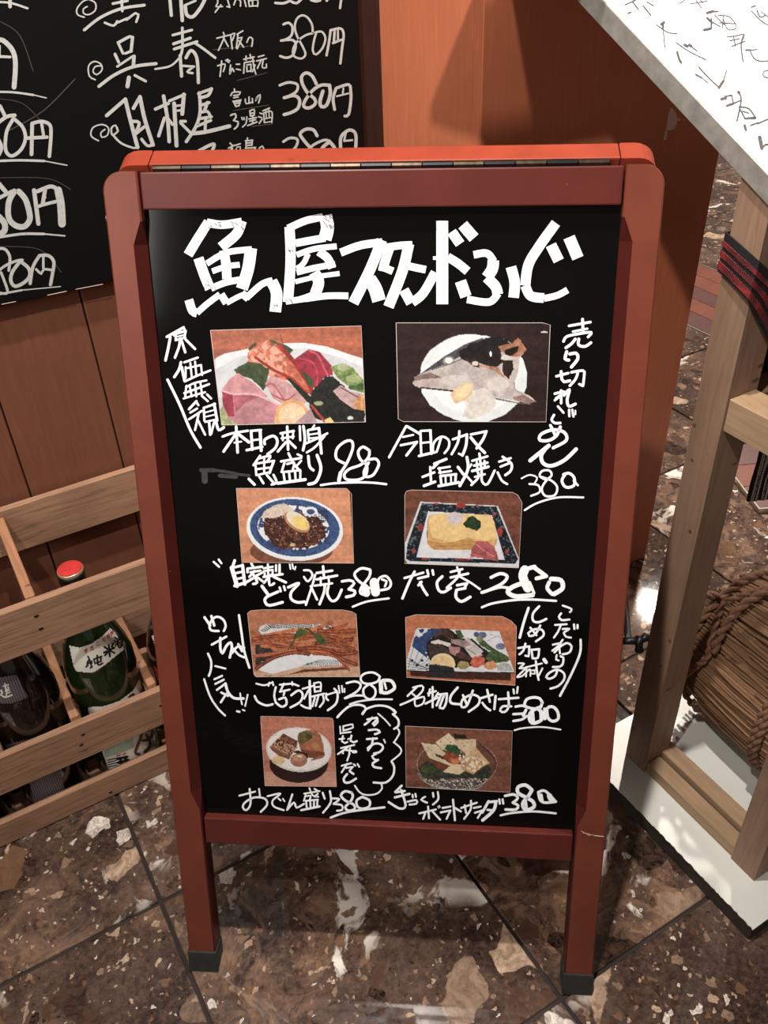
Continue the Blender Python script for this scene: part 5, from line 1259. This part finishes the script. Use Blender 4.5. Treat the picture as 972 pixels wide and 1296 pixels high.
# ------------------------------------------------------------------ platform under the menu stand
plat = thing('white_platform', (1.1, 0.5, 0), 'low white laminate platform with dark chipped edge under the menu stand', 'platform')
PZ = 0.030
bm = bmesh.new()
x0, x1, y0, y1 = 0.694, 1.5, 0.297, 0.652
vs, fs = [], []
N_ = 90
ring = []
random.seed(11)
for k in range(N_):
    ring.append((x0 + random.uniform(0, 0.0018), y1 - (y1 - y0) * k / N_))
ring += [(x0, y0), (x1, y0), (x1, y1)]
m = len(ring)
vs = [V((a, b, PZ)) for a, b in ring] + [V((a + 0.0006, b, PZ - 0.0022)) for a, b in ring]
make('laminate_top', vs, [list(range(m))] + [[k, k + m, (k + 1) % m + m, (k + 1) % m] for k in range(m)], 'white_board', plat)
box('core_board', (x0 + 0.002, y0 + 0.001, 0.0005), (x1 - 0.002, y1 - 0.001, PZ - 0.0022), 'board_edge', plat, 0.0006, seg=1)

# ------------------------------------------------------------------ menu stand
MX0, MX1 = 0.75, 1.36
stand = thing('menu_stand', (1.05, 0.5, PZ), 'weathered timber menu stand with slanted white menu sheet, standing on the white platform', 'menu stand')
def zb_(y):           # height of the slanted board's top at depth y
    return 0.6535 + 0.4905 * y
LEGS = [(MX0, 0.557), (MX0, 0.344), (MX1 - 0.047, 0.557), (MX1 - 0.047, 0.344)]
for lx, ly in LEGS:
    w0, w1 = 0.047, 0.041
    b = 0.0012
    zt0, zt1 = zb_(ly) - 0.021, zb_(ly + w1) - 0.021
    vs = []
    for (a, c) in ((0, 0), (w0, 0), (w0, w1), (0, w1)):
        vs.append(V((lx + a, ly + c, PZ)))
    for (a, c) in ((0, 0), (w0, 0), (w0, w1), (0, w1)):
        vs.append(V((lx + a, ly + c, zt0 if c == 0 else zt1)))
    make('leg', vs, [[0, 3, 2, 1], [4, 5, 6, 7], [0, 1, 5, 4], [1, 2, 6, 5], [2, 3, 7, 6], [3, 0, 4, 7]], 'stand', stand)
box('side_rail', (MX0 + 0.003, 0.385, 0.649), (MX0 + 0.044, 0.557, 0.6905), 'stand_y', stand, 0.001, seg=1)
box('side_rail', (MX1 - 0.044, 0.385, 0.649), (MX1 - 0.003, 0.557, 0.6905), 'stand_y', stand, 0.001, seg=1)
box('foot_rail', (MX0 + 0.003, 0.385, PZ), (MX0 + 0.028, 0.557, PZ + 0.022), 'stand_y', stand, 0.001, seg=1)
box('foot_rail', (MX0 + 0.032, 0.385, PZ), (MX0 + 0.058, 0.575, PZ + 0.03), 'stand_y', stand, 0.001, seg=1)
box('cross_rail', (MX0 + 0.047, 0.562, 0.648), (MX1 - 0.047, 0.596, 0.676), 'stand', stand, 0.001, seg=1)
# slanted board
YB0, YB1 = 0.13, 0.955
ez = V((0, -0.4905, 1)).normalized(); ey = V((0, 1, 0.4905)).normalized()
ob = V((0, 0, 0.6535))
L0, L1 = YB0 * math.sqrt(1 + 0.4905 ** 2), YB1 * math.sqrt(1 + 0.4905 ** 2)
BX0 = MX0 - 0.004
box('board', (BX0 + 0.004, L0 + 0.004, -0.019), (MX1, L1, -0.0012), 'stand_y', stand, 0.0005, basis=(ob, V((1, 0, 0)), ey, ez), seg=1)
box('menu_sheet', (BX0 + 0.0025, L0 + 0.004, -0.0012), (MX1, L1, 0.0), 'paper', stand, 0, basis=(ob, V((1, 0, 0)), ey, ez))
for seg0, seg1 in ((L0, 0.962), (0.963, L1)):
    box('metal_edge', (BX0, seg0, -0.0205), (BX0 + 0.0024, seg1, 0.0006), 'zinc', stand, 0.0004, basis=(ob, V((1, 0, 0)), ey, ez), seg=1)
box('metal_edge', (BX0, L0, -0.0205), (MX1, L0 + 0.0024, 0.0006), 'zinc', stand, 0.0004, basis=(ob, V((1, 0, 0)), ey, ez), seg=1)
MTXT = '''w7 215,25 270,0 ; 255,10 285,50 ; 310,30 350,80 ; w8 230,70 246,64 ; w6 330,10 365,30 ; w14 420,118 408,128 ; w11 415,120 416,150 ; w6 416,150 425,250 ; w5 380,130 440,170 490,178 ;
 w11 490,275 500,310 512,332 ; w6 485,225 550,270 640,315 ; w13 530,237 545,245 ; 555,237 565,245 ; w6 565,245 595,270 ; w9 590,395 620,412 ; w5 620,412 655,440 ; w7 605,355 660,415 715,465 ; w13 712,465 735,430 ; w6 735,430 752,375 ;
 w14 725,525 748,520 ; w8 745,510 780,505 ; w12 755,560 785,550 ; w7 785,550 830,530 ; w13 815,487 820,492 ; w8 815,487 830,530 808,640 ; w7 780,510 790,550 ; 820,565 870,575 905,622 ; w12 855,628 905,625 ; w8 820,570 850,628 ; w7 840,590 870,600 ; w13 848,665 855,688 ; w8 880,665 920,650 ; 920,655 972,632 1000,636 ;
 w18 928,728 940,785 ; w10 940,785 965,765 1000,780 ; w13 650,68 680,60 ; w8 680,60 705,60 ; w11 650,95 675,120 ; w9 672,100 672,150 ; w13 635,158 665,152 ; w5 690,80 740,130 ; 710,80 770,90 805,145 760,155 735,100 ; 715,120 795,125 ; 670,112 718,140 ; 735,85 730,150 ; w6 755,195 800,190 840,180 ; 770,215 820,205 ; 780,245 850,218 ; 790,195 800,245 ; w10 845,185 835,210 ; w7 835,210 830,250 840,325 ;
 w9 855,265 880,265 ; w6 880,265 915,262 ; w6 875,265 900,310 940,325 1000,316 ; w5 505,18 530,0 ; 590,0 620,42 ; 560,20 650,5 ; 610,-8 625,15 ; w7 885,37 905,30 ; w6 885,58 930,105 970,132 ; w7 915,55 930,90 960,80 ; w5 935,60 1000,110 ; w6 990,368 950,380 950,405 990,415'''
text_parts('brush_character', MTXT, (740, 0, 4.19), lambda x, y, l: hit(x, y, ob + ez * (0.0003 + l * 0.00004), ez), 'grey_ink', stand, wk=1.15)
# further columns of brush writing beyond the frame's edge
# ------------------------------------------------------------------ woven strap tied round the stand's corner leg
strap = thing('woven_strap', (0.75, 0.56, 0.83), 'black and red woven strap wrapped around the menu stand leg, tail hanging behind the rail', 'strap')
def band(name, P, Wd, mat, half, off=0.0, thick=0.0015):
    """P centre points, Wd width directions, half = (lo, hi) extents along Wd"""
    vs, fs = [], []
    n = len(P)
    for i in range(n):
        a = P[max(i - 1, 0)]; b = P[min(i + 1, n - 1)]
        tdir = (V(b) - V(a)).normalized()
        wd = V(Wd[i]).normalized()
        nn_ = tdir.cross(wd).normalized()
        for h_ in half:
            for o2 in (off, off + thick):
                vs.append(V(P[i]) + wd * h_ + nn_ * o2)
    for i in range(n - 1):
        a, b = i * 4, (i + 1) * 4
        fs += [[a, b, b + 1, a + 1], [a + 1, b + 1, b + 3, a + 3], [a + 3, b + 3, b + 2, a + 2], [a + 2, b + 2, b, a]]
    fs += [[0, 1, 3, 2], [(n - 1) * 4, (n - 1) * 4 + 2, (n - 1) * 4 + 3, (n - 1) * 4 + 1]]
    return make(name, vs, fs, mat, strap)
zc = 0.830
PP = [V((0.7975, 0.601, 0.842)), V((0.748, 0.601, 0.845)), V((0.7475, 0.58, 0.838)), V((0.7475, 0.556, 0.828)), V((0.7640, 0.5545, 0.812)), V((0.790, 0.553, 0.782)), V((0.815, 0.551, 0.752)), V((0.840, 0.56, 0.728)), V((0.855, 0.58, 0.70))]
WW = [V((0, 0, 1))] * 3 + [V((0.1, 0, 1)), V((0.45, 0, 1)), V((0.6, 0, 1)), V((0.6, 0, 1)), V((0.6, 0, 1)), V((0.6, 0, 1))]
band('strap_ground', PP, WW, 'strap_black', (-0.021, 0.021))
for a, b in ((-0.0175, -0.0095), (-0.0045, 0.0020), (0.0070, 0.0120)):
    for sgn in (1,):
        band('red_braid', PP, WW, 'strap_red', (a, b), off=-0.0012, thick=0.0012)
        band('red_braid', PP, WW, 'strap_red', (a, b), off=0.0015, thick=0.0012)
def behind(px, py, y):
    return hit(px, py, V((0, y, 0)), V((0, 1, 0)))
for (pts, nm) in ((((962, 395), (966, 425), (964, 455), (958, 480)), 'strap_tail'), (((975, 555), (968, 585), (960, 610), (955, 633)), 'strap_tail')):
    yy = 0.605 if pts[0][1] < 500 else 0.63
    P = [behind(a, b, yy) for a, b in pts]
    W2 = [(_r * 1.0 - _u * -0.1)] * len(P)
    band('strap_tail', P, W2, 'strap_black', (-0.012, 0.03))
    for a, b in ((-0.0075, 0.003), (0.008, 0.016), (0.020, 0.026)):
        band('white_braid', P, W2, 'strap_grey', (a, b), off=-0.0012, thick=0.0012)
        band('white_braid', P, W2, 'strap_grey', (a, b), off=0.0015, thick=0.0012)

# ------------------------------------------------------------------ straw bale
BR, BXC, BZC = 0.125, 0.965, PZ + 0.139
BYA, BYB = 0.62, 0.22       # far end, near end
bale = thing('straw_bale', (BXC, (BYA + BYB) / 2, PZ), 'barrel-shaped bundle of brown straw bound with twisted rope, on the platform inside the stand', 'straw bale')
def brad(y):
    u = (y - BYB) / (BYA - BYB)
    return BR * (0.86 + 0.14 * math.sin(math.pi * min(max(u, 0), 1)) ** 0.6)
def bpt(an, y, dr=0.0):
    r_ = brad(y) + dr
    return V((BXC + r_ * math.cos(an), y, BZC + r_ * math.sin(an)))
ns = 26
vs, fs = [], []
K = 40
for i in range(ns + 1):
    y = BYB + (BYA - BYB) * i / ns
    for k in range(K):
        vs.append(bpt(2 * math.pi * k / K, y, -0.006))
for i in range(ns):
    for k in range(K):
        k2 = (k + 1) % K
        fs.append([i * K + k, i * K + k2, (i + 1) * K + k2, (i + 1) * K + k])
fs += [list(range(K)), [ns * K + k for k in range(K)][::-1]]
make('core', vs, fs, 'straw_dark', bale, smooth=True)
parts_ = []
random.seed(21)
for layer, cnt in ((0, 170), (1, 60)):
    for k in range(cnt):
        an = 2 * math.pi * (k + random.uniform(-0.2, 0.2)) / cnt
        r_ = random.uniform(0.0022, 0.0036) if layer == 0 else random.uniform(0.0016, 0.003)
        dr = random.uniform(-0.004, 0.0) if layer == 0 else random.uniform(0.001, 0.004)
        sk = random.uniform(-0.05, 0.05) if layer == 0 else random.uniform(-0.2, 0.2)
        ya, yb = (BYB - random.uniform(0, 0.01), BYA + random.uniform(-0.006, 0.012)) if layer == 0 else (BYB + random.uniform(0, 0.15), BYA - random.uniform(0, 0.16))
        pts = [bpt(an + sk * (j / 7 - 0.5) + 0.01 * math.sin(j * 2 + k), ya + (yb - ya) * j / 7, dr) for j in range(8)]
        parts_.append(tube(pts, r_, 6))
vs, fs = join(parts_)
o = make('straws', vs, fs, 'straw', bale, smooth=True)
o['kind'] = 'stuff'
def rope(pts, r_, twist=180.0, closed=False):
    """two strands twisted round each other"""
    P = [V(p) for p in pts]
    D_ = []
    L = 0
    dense = []
    for a, b in zip(P, P[1:]):
        n = max(1, int((b - a).length / 0.004))
        for k in range(n):
            dense.append(a.lerp(b, k / n))
    dense.append(P[-1])
    out = []
    for ph in (0, math.pi):
        q = []
        L = 0
        for i, p in enumerate(dense):
            a = dense[max(i - 1, 0)]; b = dense[min(i + 1, len(dense) - 1)]
            t_ = (b - a).normalized()
            x_ = t_.cross(V((0.3, 0.5, 0.8))).normalized(); y_ = t_.cross(x_)
            L += 0 if i == 0 else (p - dense[i - 1]).length
            an = ph + L * twist
            q.append(p + x_ * math.cos(an) * r_ * 0.5 + y_ * math.sin(an) * r_ * 0.5)
        out.append(tube(q, r_ * 0.62, 7))
    return join(out)
def ring_pts(y, dr, a0=0, a1=2 * math.pi, n=48, dy=0.0):
    return [bpt(a0 + (a1 - a0) * k / n, y + dy * math.sin(3 * a0 + k / n * 6), dr) for k in range(n + 1)]
for y in (0.455, 0.447, 0.30, 0.292):
    vs, fs = rope(ring_pts(y, 0.006), 0.0062)
    make('rope', vs, fs, 'rope', bale, smooth=True)
for y, dr in ((0.610, 0.003),):
    vs, fs = rope(ring_pts(y, dr, dy=0.004), 0.0068, 150)
    make('rope', vs, fs, 'rope', bale, smooth=True)
# zig-zag lacing between the end ring and the girth rope
zz = []
for k in range(9):
    an = math.radians(-60 + k * 36)
    zz.append(bpt(an, 0.60 if k % 2 else 0.565, 0.011))
zs = []
for a, b in zip(zz, zz[1:]):
    for j in range(5):
        p = a.lerp(b, j / 5)
        d = V((p.x - BXC, 0, p.z - BZC))
        zs.append(V((BXC, p.y, BZC)) + d.normalized() * (brad(p.y) + 0.011))
vs, fs = rope(zs, 0.005, 180)
make('rope', vs, fs, 'rope', bale, smooth=True)
loop = [bpt(math.radians(150 - k * 12), 0.56 + 0.05 * math.sin(k / 9 * math.pi) - 0.012 * k, 0.016 + 0.012 * math.sin(k / 9 * math.pi)) for k in range(10)]
vs, fs = rope(loop, 0.0065, 160)
make('rope', vs, fs, 'rope', bale, smooth=True)
e0 = bpt(math.radians(118), 0.612, 0.012)
vs, fs = rope([e0, e0 + V((-0.012, 0.012, 0.002)), e0 + V((-0.03, 0.018, -0.001)), e0 + V((-0.045, 0.020, -0.008))], 0.006, 160)
make('rope', vs, fs, 'rope', bale, smooth=True)

# ------------------------------------------------------------------ low red wooden board with metal edging, on the floor behind
c2 = V((1.458, 0.943, 0)); e1 = V((0.066, 0.148, 0)).normalized(); e2 = V((e1.y, -e1.x, 0))
lb = thing('low_wooden_board', c2 + e1 * 0.13 + e2 * 0.2, 'low reddish wooden board with thin steel edging on the floor behind the menu stand', 'board')
for k in range(3):
    box('plank', (0.004, 0.004 + k * 0.085, 0.001), (0.5, 0.004 + k * 0.085 + 0.0835, 0.010), 'red_wood' if k % 2 else 'red_wood_y', lb, 0.0008, basis=(c2, e2, e1, V((0, 0, 1))), seg=1)
for lo, hi in (((0, 0, 0.0005), (0.504, 0.0036, 0.012)), ((0, 0.0036, 0.0005), (0.0036, 0.262, 0.012)), ((0, 0.262, 0.0005), (0.504, 0.2656, 0.012))):
    box('steel_edge', lo, hi, 'steel', lb, 0.0004, basis=(c2, e2, e1, V((0, 0, 1))), seg=1)
